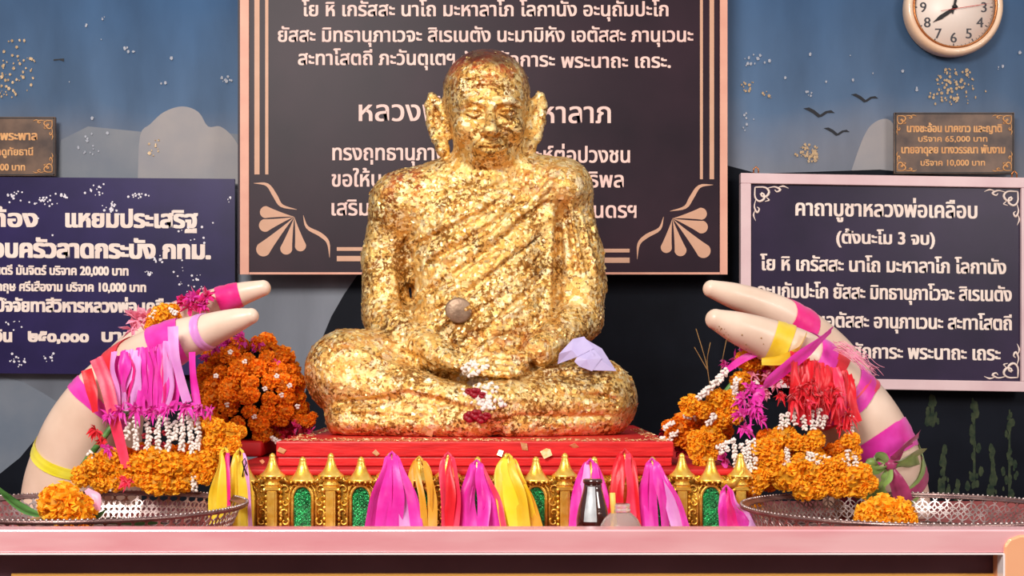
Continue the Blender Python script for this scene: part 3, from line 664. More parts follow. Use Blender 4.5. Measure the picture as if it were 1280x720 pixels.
_FI = (FLD < 0); _FY = np.where(_FI.any(axis=1), _FI.argmax(axis=1), len(gy)-1)
def FW(u, v, d_=2.7):                                 # depth of the statue's front surface seen at (u, v)
    for _ in range(3):
        X = P(u, v, d_); ix = min(len(gx)-1, int(np.searchsorted(gx, X.x))); iz = min(len(gz)-1, int(np.searchsorted(gz, X.z))); d_ = float(gy[_FY[ix, iz]])
    return d_
SV, SQ = surface_nets(FLD, gx, gy, gz); del FLD
def vnoise(Pn, scale, seed):                          # smooth value noise, vectorised
    g = np.random.default_rng(seed).random((32, 32, 32)).astype(np.float32); q = Pn*scale; i = np.floor(q).astype(int); f = q-i; f = f*f*(3-2*f); r = 0
    for a in (0, 1):
        for b in (0, 1):
            for c in (0, 1):
                w = (f[:,0] if a else 1-f[:,0])*(f[:,1] if b else 1-f[:,1])*(f[:,2] if c else 1-f[:,2]); r = r+w*g[(i[:,0]+a) % 32, (i[:,1]+b) % 32, (i[:,2]+c) % 32]
    return r-.5
def mesh_np(name, V, Q_, mat):
    m = bpy.data.meshes.new(name); m.vertices.add(len(V)); m.vertices.foreach_set('co', V.astype(np.float32).ravel())
    m.loops.add(len(Q_)*4); m.loops.foreach_set('vertex_index', Q_.astype(np.int32).ravel()); m.polygons.add(len(Q_))
    m.polygons.foreach_set('loop_start', np.arange(0, len(Q_)*4, 4, dtype=np.int32)); m.polygons.foreach_set('use_smooth', np.ones(len(Q_), bool))
    m.update(calc_edges=True); m.materials.append(mat); return m
def vnormals(V, Q_):
    nn = np.cross(V[Q_[:,2]]-V[Q_[:,0]], V[Q_[:,3]]-V[Q_[:,1]]); N = np.zeros_like(V)
    for k in range(4): np.add.at(N, Q_[:,k], nn)
    return N/np.maximum(np.linalg.norm(N, axis=1), 1e-9)[:,None]
SN = vnormals(SV, SQ)
vpx = 468+(ZC-SV[:,2])*F/SV[:,1]; upx = 640+SV[:,0]*F/SV[:,1]
face = (np.clip((215-vpx)/12, 0, 1))*(SV[:,1] < DS+.0)
amp = 1-.86*face
dsp = amp*(vnoise(SV, 55, 1)*.0020+vnoise(SV, 150, 2)*.0018+vnoise(SV, 300, 3)*.0016)
dsp *= (SV[:,2] > ZP+.004)
SV = SV+SN*dsp[:,None]; SN = vnormals(SV, SQ)
base = Vector((C(606,0)[0], DS, ZP))
statue = thing('seated_monk_statue', 'golden statue of a cross-legged seated monk covered in crumpled gold leaf', 'statue', base)
me = mesh_np('body', SV-np.array(base), SQ, M['gold_leaf'])
lac = .12+.9*np.exp(-((vpx-76)/22)**2)*(vpx < 130)+.75*np.exp(-(((upx-505)/30)**2+((vpx-222)/22)**2))+.6*np.exp(-(((upx-676)/34)**2+((vpx-225)/22)**2))+.45*np.exp(-(((upx-650)/60)**2+((vpx-430)/22)**2))+.3*np.exp(-(((upx-450)/60)**2+((vpx-430)/26)**2))
at = me.attributes.new('lacquer', 'FLOAT', 'POINT'); at.data.foreach_set('value', lac.astype(np.float32))
hair = np.clip((86+10*vnoise(SV, 60, 8)-vpx-.004*(upx-606)**2*0+.0*upx)/14, 0, 1)*.9
hair = np.maximum(hair, np.clip((112-vpx)/10, 0, 1)*np.clip((SV[:,1]-(DS-.035))/.02, 0, 1)*.8)
at = me.attributes.new('hair', 'FLOAT', 'POINT'); at.data.foreach_set('value', hair.astype(np.float32))
body = new_obj('body', me, statue, base)
print('statue quads', len(SQ))
# loose squares of gold leaf standing off the surface
fr_ = SN[:,1] < .25
cand = np.nonzero(fr_ & (SV[:,2] > ZP+.01))[0]
area_w = np.where((vpx[cand] < 216) & (abs(upx[cand]-608) < 62), .12, 1.0); area_w /= area_w.sum()
pick = RNG.choice(cand, 2400, replace=False, p=area_w)
FV, FQ, FT = [], [], []
for c in pick:
    n_ = Vector(SN[c]); p = Vector(SV[c]); hd = vpx[c] < 216
    s_ = random.uniform(.002, .0052) if not hd else random.uniform(.0015, .0032)
    if random.random() < .06 and not hd: s_ *= 1.5
    n2 = (n_+Vector((random.gauss(0,.13), random.gauss(0,.13), random.gauss(0,.13)))).normalized()
    a = n2.orthogonal().normalized(); a = Quaternion(n2, random.random()*6.28) @ a; b = n2.cross(a); p = p+n_*s_*.12
    i0 = len(FV); cu = n2*s_*random.uniform(-.3, .5); asp = random.uniform(.5, 1)
    FV += [p-a*s_-b*s_*asp, p+a*s_*random.uniform(.6,1)-b*s_*asp+cu, p+a*s_+b*s_*asp*random.uniform(.5,1), p-a*s_*random.uniform(.5,1)+b*s_*asp+cu]
    FQ.append((i0, i0+1, i0+2, i0+3)); FT.append(random.choice([.7, .9, 1, 1, 1.05]))
mb = MB(); mb.v = FV; mb.f = FQ; mb.c = FT
tag(mb.build('gold_leaf_flake', M['gold_flake'], statue, False), kind='stuff')

# ================================================================ PLINTH, GILDED ALTAR
ZA = ZC-.17                                            # top of the gilded altar
pl = thing('statue_plinth', 'flat red painted block the golden statue sits on', 'plinth', P(600, 583, 2.9))
z0, z1 = ZA+.001, ZP
X0, X1 = P(345, 560, 2.5).x, P(842, 560, 2.5).x
MB().box((X0+.003, 2.502, z0), (X1-.003, 3.30, z1-.029)).build('block', M['red_paint'], pl, False, bevel=.002)
MB().box((X0, 2.5, z1-.028), (X1, 3.305, z1)).build('top_slab', M['red_paint'], pl, False, bevel=.0025)
mb = MB()
def scrap(mb, p, r, flat_=True):
    ph = random.random()*6; n_ = Vector((random.gauss(0,.3), random.gauss(0,.3), 1)) if flat_ else Vector((random.gauss(0,.3), -1, random.gauss(0,.4)))
    n_.normalize(); a = Quaternion(n_, ph) @ n_.orthogonal().normalized(); b = n_.cross(a)
    pts = [p+a*r*math.cos(k*PI/2+random.uniform(-.3,.3))*random.uniform(.7,1.2)+b*r*math.sin(k*PI/2+random.uniform(-.3,.3)) for k in range(4)]
    if flat_:
        dz = min(q.z for q in pts)-p.z; pts = [q-Vector((0, 0, dz-.0002)) for q in pts]
    mb.add(pts+[q+n_*.0004 for q in pts], [(0,1,2,3),(7,6,5,4),(0,4,5,1),(1,5,6,2),(2,6,7,3),(3,7,4,0)])
for i in range(620):
    y = 2.503+random.random()*.09; x = random.uniform(X0+.01, X1-.01)
    if i % 3 == 0: y = random.uniform(2.5, 3.1); x = random.choice([random.uniform(X0+.006, X0+.035), random.uniform(X1-.035, X1-.006)])
    scrap(mb, Vector((x, min(y, 3.29), ZP)), random.uniform(.0012, .0042))
tag(mb.build('gold_scrap', M['scrap'], pl, False), kind='stuff')
for (u, v, r) in ((683,566,8),(655,558,7),(625,566,5),(470,566,5),(718,557,6),(352,563,6),(328,577,3.5)):
    mb = MB(); pp = P(u, v, 2.497); scrap(mb, pp, r*2.5/F, False)
    mb.build('stuck_leaf', M['scrap'], pl, False)

DA = 2.44; VB = 468+.2745*F/DA
al = thing('gilded_altar', 'low gilded altar with carved pillars, green glass arches and red top under the plinth', 'altar', P(595, 648, 2.6))
xa = lambda u: (u-640)/F*DA
za = lambda v: ZC-(v-468)/F*DA
MB().box((xa(274), DA+.012, ZT+.001), (xa(922), 3.42, ZA-.004)).build('altar_body', M['gold_paint'], al, False)
MB().box((xa(272), DA+.004, ZA-.012), (xa(926), 3.43, ZA)).build('red_top', M['red_cloth'], al, False, bevel=.004)
def A(u, v, f=0): return Vector((xa(u), DA+f, za(v)))
def ogee(mb, u, v_tip, v_base, w_, f=0., sy=.7):
    h = za(v_tip)-za(v_base); r = lambda p: p*DA/F
    prof = [(r(w_)*k, h*t) for k, t in ((1,0),(1.02,.05),(.96,.1),(.80,.16),(.64,.25),(.50,.36),(.40,.48),(.33,.6),(.27,.7),(.26,.76),(.22,.8),(.25,.85),(.2,.93),(.05,1))]
    mb.lathe(A(u, v_base, f), prof, 16, sy)
def curlp(cu, cv, r, s0, s1, side, f):
    n = 12; return [A(cu+side*r*(1-.75*i/n)*math.cos(s0+(s1-s0)*i/n), cv-r*(1-.75*i/n)*math.sin(s0+(s1-s0)*i/n), f) for i in range(n+1)]
def carved_bay():
    mb = MB(); U = 451
    mb.box(A(U-32, VB, .004), A(U+32, 603, .014))
    arch = [A(U+12.5*math.cos(a), 622-15*math.sin(a), 0) for a in [PI*i/12 for i in range(13)]]
    mb.tube([A(U+12.5, VB, 0)]+arch+[A(U-12.5, VB, 0)], .0030, 7)
    arch2 = [A(U+17*math.cos(a), 621-19*math.sin(a), .001) for a in [PI*i/12 for i in range(13)]]
    mb.tube([A(U+17, VB, .001)]+arch2+[A(U-17, VB, .001)], .0018, 6)
    for s_ in (-1, 1):
        for cv, r, a0, a1 in ((612,7,0,5),(628,6.2,2,7.2),(641,6.2,-1,4.3),(652,5.6,2.2,7.5)):
            mb.tube(curlp(U+s_*22, cv, r, a0, a1, s_, .001), [.0026-.0014*i/12 for i in range(13)], 6)
        for v in range(607, 658, 7): mb.ball(A(U+s_*27.5, v, .001), (.0035, .003, .0045), 6, 4)
    for k in range(5): mb.ball(A(U-8+4*k, 604+(abs(k-2))*1.2, -.001), .0032, 6, 4)
    return mb
def canopy():
    mb = MB(); U = 451; ogee(mb, U, 571, 602, 19, .004, .75)
    for k in range(9):
        a = PI+PI*k/8; mb.ball(A(U+18.5*math.cos(a), 602.5, .004+18.5*DA/F*.75*math.sin(a)), .0026, 6, 4)
    for s_ in (-1, 1): mb.tube([A(U+s_*17, 602, -.008), A(U+s_*20, 600, -.010), A(U+s_*21.5, 596, -.010)], [.003, .0022, .0008], 6)
    return mb
def pillar():
    mb = MB(); U = 487
    mb.box(A(U-6, VB, -.012), A(U+6, 612, .006)); mb.box(A(U-4, VB-1, -.0145), A(U+4, 614, -.011))
    mb.box(A(U-8.5, 612, -.015), A(U+8.5, 608, .006)); mb.lathe(A(U, 608, -.004), [(.013,0),(.0155,.004),(.012,.009),(.017,.014),(.014,.018)], 16, .8)
    mb.ball(A(U-9, 612, -.008), .004, 6, 4); mb.ball(A(U+9, 612, -.008), .004, 6, 4)
    return mb
def finial():
    mb = MB(); ogee(mb, 487, 566, 596, 16.5, -.004, .8)
    for k in range(7):
        a = PI+PI*k/6; mb.ball(A(487+15*math.cos(a), 597, -.004+15*DA/F*.8*math.sin(a)), .0028, 6, 4)
    return mb
def glass():
    mb = MB(); U = 451
    pts = [A(U+11.5, VB, .002)]+[A(U+11.5*math.cos(a), 622-14*math.sin(a), .002) for a in [PI*i/10 for i in range(11)]]+[A(U-11.5, VB, .002)]
    mb.plate(pts[::-1], .006)
    for k in range(9):
        for v in range(613, 657, 5):
            u = U-9+k*2.25; r = .0014
            mb.ball(A(u, v+(k % 2)*2.5, .0018), (r, .0009, r*1.6), 5, 3)
    return mb
org = A(451, VB, .01)
P0 = {n: f().build(n, M[m], al, s_) for n, f, m, s_ in (('carved_panel', carved_bay, 'gold_carved', True), ('arch_canopy', canopy, 'gold_paint', True), ('green_glass_arch', glass, 'green_glass', False), ('pillar', pillar, 'gold_paint', False))}
fin0 = finial().build('finial', M['gold_paint'], P0['pillar'])
for k in range(-2, 7):
    if k == 0: continue
    dx = 73*k*DA/F
    for n, o in P0.items():
        c = o.copy(); COL.objects.link(c); c.location = o.location+Vector((dx, 0, 0))
        if n == 'pillar':
            g = fin0.copy(); COL.objects.link(g); g.parent = c
# side return and upturned corner at both ends
for s_, u in ((-1, 276), (1, 924)):
    mb = MB()
    for y in (0, .09, .18, .27, .36, .45, .54, .63): mb.box((xa(u)-.004, DA+.02+y, ZT+.001), (xa(u)+.004, DA+.035+y, ZA-.012))
    mb.box((xa(u)-.003, DA, ZT+.001), (xa(u)+.003, 3.4, ZT+.02))
    mb.build('side_rib', M['gold_carved'], al, False)['kind'] = 'stuff'
    if s_ > 0: MB().tube([A(u-s_*22, 606, -.004), A(u-s_*8, 603, -.012), A(u+s_*0, 594, -.016), A(u+s_*3, 583, -.018)], [.007, .0085, .006, .001], 8).build('corner_curl', M['gold_paint'], al)

# ================================================================ RIBBONS TIED TO THE FINIALS
def tail_bundle(label, u, v0, v1, tails, mats, d0=DA-.03, knot=True, group='ribbons tied along the gilded altar'):
    t = thing('tied_ribbon', label, 'ribbon', P(u, v1, d0), group)
    for i, (ut, ub, w0, w1) in enumerate(tails):
        m = M[mats[i % len(mats)]]; dd = d0-.006-.004*random.random()-.003*(i % 3); sw = random.uniform(-3, 3); sd = 1 if ut >= u else -1
        tx = u+sd*(3.2+.25*abs(ut-u)); mid = (ut+ub)/2+sw+sd*1.5
        pts = [P(u+sd*2, v0+2, d0+.004), P(tx, v0+6, dd), P(ut*.8+tx*.2, v0+22, dd-.006), P(mid, (v0+v1)/2+8, dd-.010-.008*random.random()), P(ub, v1, dd-.012-.012*random.random())]
        MB().strip(pts, [w0*.25*dd/F, w0*.55*dd/F, w0*dd/F*.95, w1*dd/F*1.05, w1*dd/F*1.12], (1, random.uniform(-.6, .6), 0), 22, fold=random.uniform(.03, .09), wob=.5).build('ribbon_tail', m, t)
    MB().tube([P(u-4, v0+9, d0-.004), P(u-3.4, v0+3, d0-.010), P(u, v0-1, d0+.006), P(u+3.4, v0+3, d0-.010), P(u+4, v0+9, d0-.004)], [.002, .003, .003, .003, .002], 6).build('knot', M[mats[0]], t)
    return t
TB = tail_bundle
TB('narrow yellow and pink ribbon at the far left corner of the gilded altar', 281, 561, VB, [(276,270,10,15),(283,284,8,12),(279,277,7,12)], ['yellow','pink','yellow'], DA-.035)
TB('wide yellow ribbon with a lilac tail left of the first altar pillars', 300, 562, VB, [(294,292,13,19),(303,307,13,18),(308,313,6,8),(299,300,12,15)], ['yellow','yellow','lilac','yellow'], DA-.03)
TB('broad magenta ribbon bundle tied left of the golden ribbon on the gilded altar', 490, 566, VB, [(481,464,12,16),(486,478,13,17),(493,492,13,18),(498,508,12,16),(503,521,9,14)], ['magenta','magenta','magenta','lilac','magenta'])
TB('loose golden amber ribbon loop hanging between magenta and red ribbons', 524, 572, VB, [(513,520,8,8),(522,531,8,8),(536,541,9,11),(539,536,8,9)], ['amber'])
TB('narrow red ribbon hanging right of the amber ribbon on the gilded altar', 560, 567, VB, [(552,556,9,10),(561,559,9,14),(570,569,9,9)], ['coral','red','coral'])
TB('wide magenta ribbon bundle directly below the centre of the golden statue', 596, 576, VB, [(586,578,12,16),(592,590,13,17),(600,603,13,17),(606,616,12,17),(612,630,5,7)], ['magenta','magenta','magenta','magenta','coral'])
TB('broad yellow ribbon bundle below the right knee of the golden statue', 636, 569, VB, [(622,633,12,15),(630,646,13,17),(640,655,13,16),(648,666,11,15),(645,672,9,12)], ['yellow','lemon','yellow','yellow','amber'])
TB('magenta ribbon hanging behind the dark glass bottle', 738, 575, VB, [(724,717,10,12),(733,725,11,14),(745,745,11,13),(752,752,8,9)], ['magenta','lilac','magenta','magenta'])
TB('pleated red ribbon bundle hanging behind the clear plastic bottle', 781, 563, VB, [(770,764,11,13),(777,775,12,14),(785,786,12,15),(792,797,10,12)], ['red','red','coral','red'])
TB('magenta ribbon bundle hanging right of the clear plastic bottle', 815, 574, VB, [(806,803,13,16),(814,815,13,16),(822,832,12,15),(828,847,10,14),(832,858,7,9)], ['magenta','magenta','magenta','lilac','magenta'])
TB('magenta ribbon at the right corner of the gilded altar', 908, 608, VB, [(904,906,12,14),(912,918,12,16),(918,932,9,14),(922,941,6,9)], ['magenta','pink','magenta','lilac'], DA-.03)
tw = thing('string_tie', 'small dark blue string tie on the yellow left corner ribbon', 'string', P(306, 585, DA-.05))
MB().tube([P(303,596,DA-.052), P(305,585,DA-.056), P(303,577,DA-.054), P(306,573,DA-.055), P(308,579,DA-.056), P(305,585,DA-.057), P(309,594,DA-.054)], .0012, 5).build('string', M['mural_dark'], tw)
mg_c = P(434, 579, DA-.03)

# ================================================================ BOTTLES
def bottle(label, u, d_, prof, mat):
    t = thing('bottle', label, 'bottle', Vector(((u-640)/F*d_, d_, ZT))); return t
t = bottle('small dark brown glass bottle with a silver label in front of the altar', 741, 2.14, None, None); b_ = Vector(WLOC[t.name])
q = 2.14/F
MB().lathe(b_, [(19*q,0),(20.5*q,.003),(20.5*q,38*q),(18*q,52*q),(14*q,66*q),(11.5*q,76*q),(11*q,82*q)], 28).build('glass_body', M['brown_glass'], t)
MB().lathe(b_+Vector((0,0,82*q)), [(11*q,0),(12.2*q,1*q),(12.2*q,5*q),(10*q,6*q)], 24).build('cap', M['brown_glass'], t)
mb = MB(); n = 9
prof = [(20.5,36),(18.8,48),(15.6,60),(12.6,72),(11.6,79)]
vs = [b_+Vector((math.sin(a)*(r+.5)*q, -math.cos(a)*(r+.5)*q, z*q)) for r, z in prof for a in [-.62+.8*k/n for k in range(n+1)]]
mb.add(vs, [(i*(n+1)+k, i*(n+1)+k+1, (i+1)*(n+1)+k+1, (i+1)*(n+1)+k) for i in range(4) for k in range(n)]); mb.build('paper_label', M['label_silver'], t)
t = bottle('low clear plastic bottle with a yellow straw beside the dark bottle', 776, 2.09, None, None); b_ = Vector(WLOC[t.name]); q = 2.09/F
MB().lathe(b_, [(27*q,0),(29*q,.002),(29*q,20*q),(27*q,32*q),(21*q,43*q),(14*q,50*q),(10.5*q,52*q)], 32, cap=False).build('plastic_body', M['clear_plastic'], t)
MB().lathe(b_+Vector((0,0,52*q)), [(9.5*q,0),(12*q,0),(12*q,3.5*q),(10.5*q,4.5*q),(11.5*q,6*q),(11.5*q,10*q),(9.5*q,10*q)], 28, cap=False).build('neck', M['clear_plastic'], t)
MB().tube([b_+Vector((-4*q,0,.003)), b_+Vector((-10*q,-.006,60*q)), b_+Vector((-11*q,-.008,76*q))], 3.6*q, 12).build('straw', M['straw'], t)

# ================================================================ OPENWORK TRAYS
def tray(label, u, d_, R, h):
    c = P(u, 0, d_); zr = ZC-h; t = thing('offering_tray', label, 'tray', (c.x, d_, ZT), 'silver openwork offering trays'); dep = zr-ZT; rb = R-.035
    c0_ = Vector((c.x, d_, ZT))
    MB().lathe(c0_, [(rb,0),(rb,.002),(rb-.004,.004),(.0,.004)], 72).build('base_plate', M['silver_dark'], t)
    MB().tube([c0_+Vector((R*math.cos(a), R*math.sin(a), dep)) for a in [2*PI*k/96 for k in range(96)]], .0036, 8, close=True).build('rim', M['silver_dark'], t)
    MB().lathe(c0_+Vector((0,0,dep)), [(R-.002,.001),(R-.012,-.002),(R-.013,-.004),(R-.003,-.002)], 96, cap=False).build('rim_band', M['silver_dark'], t)
    MB().lathe(c0_, [(rb-.001,.0),(rb+.003,.004),(rb+.002,.008),(rb-.001,.007)], 72, cap=False).build('foot_band', M['silver_dark'], t)
    mb = MB(); N = 190
    for k in range(N): a = 2*PI*k/N; mb.ball(c0_+Vector(((R+.001)*math.cos(a), (R+.001)*math.sin(a), dep+.003)), .0027, 5, 3)
    tag(mb.build('rim_bead', M['silver'], t), kind='stuff')
    mb = MB(); cols = 74; rows = 4; w0 = .006; w1 = dep-.004; rr = (w1-w0)/(rows+1)*1.36
    def W(a, z):
        s_ = (z-w0)/(w1-w0); rad = rb+.001+(R-.011-rb)*(s_**.8 if s_ > 0 else 0); return c0_+Vector((rad*math.cos(a), rad*math.sin(a), z))
    for i in range(rows):
        zc_ = w0+(w1-w0)*(i+1)/(rows+1)
        for k in range(cols):
            a0 = 2*PI*(k+(i % 2)*.5)/cols; ra = rr/(R-.02)*1.0; ri = []
            for j in range(14):
                p = 2*PI*j/14
                for q_, o_ in ((1, 0), (.82, 0)): ri.append(W(a0+ra*q_*math.cos(p), max(w0, min(w1, zc_+rr*q_*math.sin(p)))))
            mb.add(ri, [(2*j, (2*j+2) % 28, (2*j+3) % 28, 2*j+1) for j in range(14)])
    o = tag(mb.build('openwork_lattice', M['silver'], t, False), kind='stuff')
    so = o.modifiers.new('thickness', 'SOLIDIFY'); so.thickness = .0012; so.offset = 0
    return t
tray('round silver openwork offering tray at the left holding a marigold and a leaf', 114, 2.245, .252, .217)
tray('round silver openwork offering tray at the right holding a marigold pair', 1135, 2.255, .272, .2215)

# ================================================================ ELEPHANT TUSKS
def tusk(label, pts):                                 # pts: (u, v, radius px, depth)
    path = catmull([P(u, v, d_) for u, v, r, d_ in pts], 60); rad = interp([r*d_/F for u, v, r, d_ in pts], 60)
    k = 6; tip = path[0]; t = (path[1]-path[0]).normalized(); r0 = rad[0]
    head = [tip-t*r0*.95*math.cos(PI/2*i/k) for i in range(k)]; hr = [max(.0004, r0*math.sin(PI/2*i/k)) for i in range(k)]
    mb = MB(); mb.tube(head+path, hr+rad, 28)
    mb.v = [(x, y, max(z, ZT+.0005)) for x, y, z in mb.v]
    o = mb.build('tusk', M['ivory'], origin=(path[-1].x, path[-1].y, ZT)); tag(o, label, 'tusk', 'paired ivory tusks'); return path, rad, o
TLN = tusk('near left ivory tusk curving in from the left with ribbons and garlands', [(314,395,10,2.48),(294,401,15.5,2.49),(258,414,22,2.51),(214,430,28,2.53),(170,458,35,2.56),(130,498,42,2.58),(102,545,48,2.60),(86,600,53,2.62),(82,640,56,2.63)])
TLF = tusk('far left ivory tusk, its tip just above the near left one', [(329,360,10,2.66),(300,368,15,2.67),(262,382,19,2.69),(222,402,25,2.71),(182,436,31,2.74),(150,480,37,2.77),(135,540,42,2.80),(130,600,45,2.82),(130,630,46,2.83)])
TRN = tusk('near right ivory tusk with dark specks near its tip, curving in from the right', [(894,399,13,2.48),(920,409,20,2.49),(958,424,26,2.51),(1000,446,33,2.53),(1036,478,41,2.55),(1068,518,49,2.57),(1090,565,55,2.60),(1101,618,58,2.63),(1103,645,58,2.645)])
TRF = tusk('far right ivory tusk, its tip just above the near right one', [(889,361,11,2.64),(915,369,16,2.65),(950,381,19.5,2.67),(986,399,23,2.69),(1022,428,28,2.72),(1052,470,34,2.75),(1070,530,40,2.79),(1074,600,44,2.81),(1074,632,45,2.82)])
mb = MB()
for i in range(26):
    pth, rd, _ = TRN; k = random.randint(1, 14); t = (pth[k+1]-pth[k-1]).normalized(); dn = Vector((0, -.55, -1)); dn = (dn-t*dn.dot(t)).normalized(); dn = Quaternion(t, random.gauss(0, .5)) @ dn
    mb.ball(pth[k]+dn*rd[k], (.0012*random.uniform(.5, 1.5),)*3, 5, 3)
tag(mb.build('brown_speck', M['stem'], TRN[2]), kind='stuff')

def band(label, T, k, wpx, mat, tilt=0., lift=.0016, wv=None, a0=0, a1=2*PI):
    """ribbon wrapped round the tusk T at path index k"""
    pth, rd, _ = T; n = 40; mb = MB(); vs = []; m = 5; W_ = wpx*pth[int(k)].y/F; seg = (pth[-1]-pth[0]).length
    for i in range(n+1):
        a = a0+(a1-a0)*i/n; kk = k+tilt*math.cos(a); dst = 0
        for j in range(m+1):
            off = (j/m-.5)*W_
            base_k = max(1, min(58.9, kk)); stp = (pth[int(base_k)+1]-pth[int(base_k)]).length; q = max(.5, min(59.4, base_k+off/stp)); i0 = int(q); f = q-i0
            p = pth[i0].lerp(pth[i0+1], f); t = (pth[min(60, i0+1)]-pth[i0-1 if i0 else 0]).normalized(); r = rd[i0]*(1-f)+rd[i0+1]*f
            up = Vector((0, 1, 0)); up = (up-t*up.dot(t)).normalized(); sd = t.cross(up)
            vs.append(p+(up*math.cos(a)+sd*math.sin(a))*(r+lift+.0008*math.sin(j*2.4+i*.35)))
    mb.add(vs, [(i*(m+1)+j, i*(m+1)+j+1, (i+1)*(m+1)+j+1, (i+1)*(m+1)+j) for i in range(n) for j in range(m)])
    o = mb.build('ribbon', M[mat]); return tag(o, label, 'ribbon', 'ribbons on the tusks')
def hang(label, pts, w, mat, side=(1, -.2, 0), n=26, fold=.05, twist=0, wob=.3, parent=None, name='ribbon'):
    d_ = pts[0][2]; ww = [x*d_/F for x in (w if hasattr(w, '__len__') else [w])]
    o = MB().strip([P(*p) for p in pts], ww, side, n, fold, twist, wob).build(name, M[mat], parent)
    return tag(o, label, 'ribbon', 'ribbons on the tusks') if label else o
band('yellow ribbon wrapped low round the near left tusk', TLN, 48, 14, 'lemon', -1.0)
band('magenta ribbon band slanting across the middle of the near left tusk', TLN, 38.5, 17, 'magenta', 1.6)
band('wide red ribbon band on the bend of the near left tusk', TLN, 30, 26, 'red', -1.5, .003)
band('wide magenta ribbon band above the red one on the near left tusk', TLN, 22.5, 38, 'magenta', 1.0, .0026)
band('lilac ribbon loop round the near left tusk', TLN, 15, 12, 'lilac', -.6)
band('hot pink ribbon wrapped round the far left tusk', TLF, 10, 30, 'pink', 1.0)
band('bright pink ribbon band on the far right tusk', TRF, 23, 34, 'pink', -1.4)
band('yellow ribbon wrapped round the near right tusk behind its tip', TRN, 17.5, 24, 'yellow', 1.4)
band('magenta ribbon band beside the yellow one on the near right tusk', TRN, 24, 22, 'magenta', -1.2, .003)
band('red ribbon band on the upper bend of the near right tusk', TRN, 28, 20, 'red', 1.0, .002)
band('satin pink ribbon band below the red one on the near right tusk', TRN, 32, 24, 'magenta', -1.4, .0024)
band('coral ribbon band on the middle of the near right tusk', TRN, 34.6, 16, 'coral', 1.0, .0018)
band('broad magenta ribbon band slanting across the lower near right tusk', TRN, 44.5, 34, 'magenta', 3.2, .0022)

hang('lilac satin ribbon hanging straight down from the near left tusk', [(216,408,2.455),(218,440,2.45),(226,475,2.452),(234,503,2.455)], [13,14,14,12], 'lilac')
hang('magenta ribbon hanging right of the lilac one on the near left tusk', [(240,440,2.47),(241,465,2.468),(244,490,2.466),(249,520,2.46)], [9,11,11,8], 'magenta')
hang('long coral-red ribbon hanging in front of the left garland', [(120,448,2.47),(133,480,2.452),(143,525,2.44),(152,560,2.438),(158,585,2.436)], [16,17,15,14,12], 'coral', wob=.15)
hang('short red ribbon beside the long coral one on the near left tusk', [(108,462,2.49),(115,490,2.485),(119,515,2.48)], [14,14,9], 'red')

def cascade(label, spots, mats, d_, n, vtop, vbot, wpx, cat='ribbon', spread=6, depth=.02, fold=.1):
    t = thing('ribbon_cascade', label, cat, P(spots[0], vbot, d_))
    for i in range(n):
        f = i/(n-1); u = spots[0]+(spots[1]-spots[0])*f+random.uniform(-3, 3); vt = vtop[0]+(vtop[1]-vtop[0])*f+random.uniform(-3, 3); vb = vbot+random.uniform(-10, 4)
        dd = d_-random.random()*depth; ub = u+random.uniform(-spread, spread)
        hang(None, [(u, vt, dd+.012), (u+random.uniform(-4, 4), vt*.7+vb*.3, dd), ((u+ub)/2+random.uniform(-5, 5), vt*.35+vb*.65, dd-.004), (ub, vb, dd-.002)],
             [wpx*random.uniform(.5, .9), wpx*random.uniform(.9, 1.2), wpx, wpx*random.uniform(.5, .8)], random.choice(mats), (1, random.uniform(-.7, .7), 0), 14, fold, random.uniform(-.6, .6), .5, t, 'ribbon_tail')
    return t
cascade('bundle of magenta ribbon tails cascading down from the near left tusk', (146, 214), ['magenta','magenta','lilac','magenta','pink'], 2.475, 19, (442, 428), 516, 14)
cascade('bundle of red ribbon tails cascading below the near right tusk', (992, 1062), ['red','red','coral','red'], 2.462, 24, (440, 470), 528, 13, spread=14)

# ---- foil and paper tassel flowers
def rosette(mb, c, r, n, w, face=(0, -1, 0), open_=1.0, droop=.0):
    fwd = Vector(face).normalized()
    for i in range(n):
        a = Quaternion(fwd, random.random()*6.28) @ fwd.orthogonal().normalized()
        k = random.uniform(.3, 1)*open_; dr = (a*k+fwd*random.uniform(.2, 1)).normalized(); l = r*random.uniform(.6, 1.15)
        s_ = dr.cross(Vector((random.random()-.5, random.random()-.5, random.random()-.5))).normalized(); ww = w*random.uniform(.6, 1.2)
        p1 = c+dr*l*.5+Vector((0, 0, .06*r)); p2 = c+dr*l+Vector((0, 0, -droop*l*random.random())); nn = dr.cross(s_)*ww*.35
        mb.add([c-s_*ww*.3, c+nn*.5, c+s_*ww*.3, p1-s_*ww, p1+nn, p1+s_*ww, p2], [(0,1,4,3),(1,2,5,4),(3,4,6),(4,5,6)])
def tassel_flower(parent, spots, mat, n=22, w=2.6, name='foil_flower', droop=.3, label=None):
    for u, v, r, d_ in spots:
        mb = MB(); rosette(mb, P(u, v, d_), r*d_/F, n, w*d_/F, (random.uniform(-.3, .3), -1, random.uniform(-.2, .5)), 1.0, droop)
        o = mb.build(name, M[mat], parent)
        if label: o['label'] = label
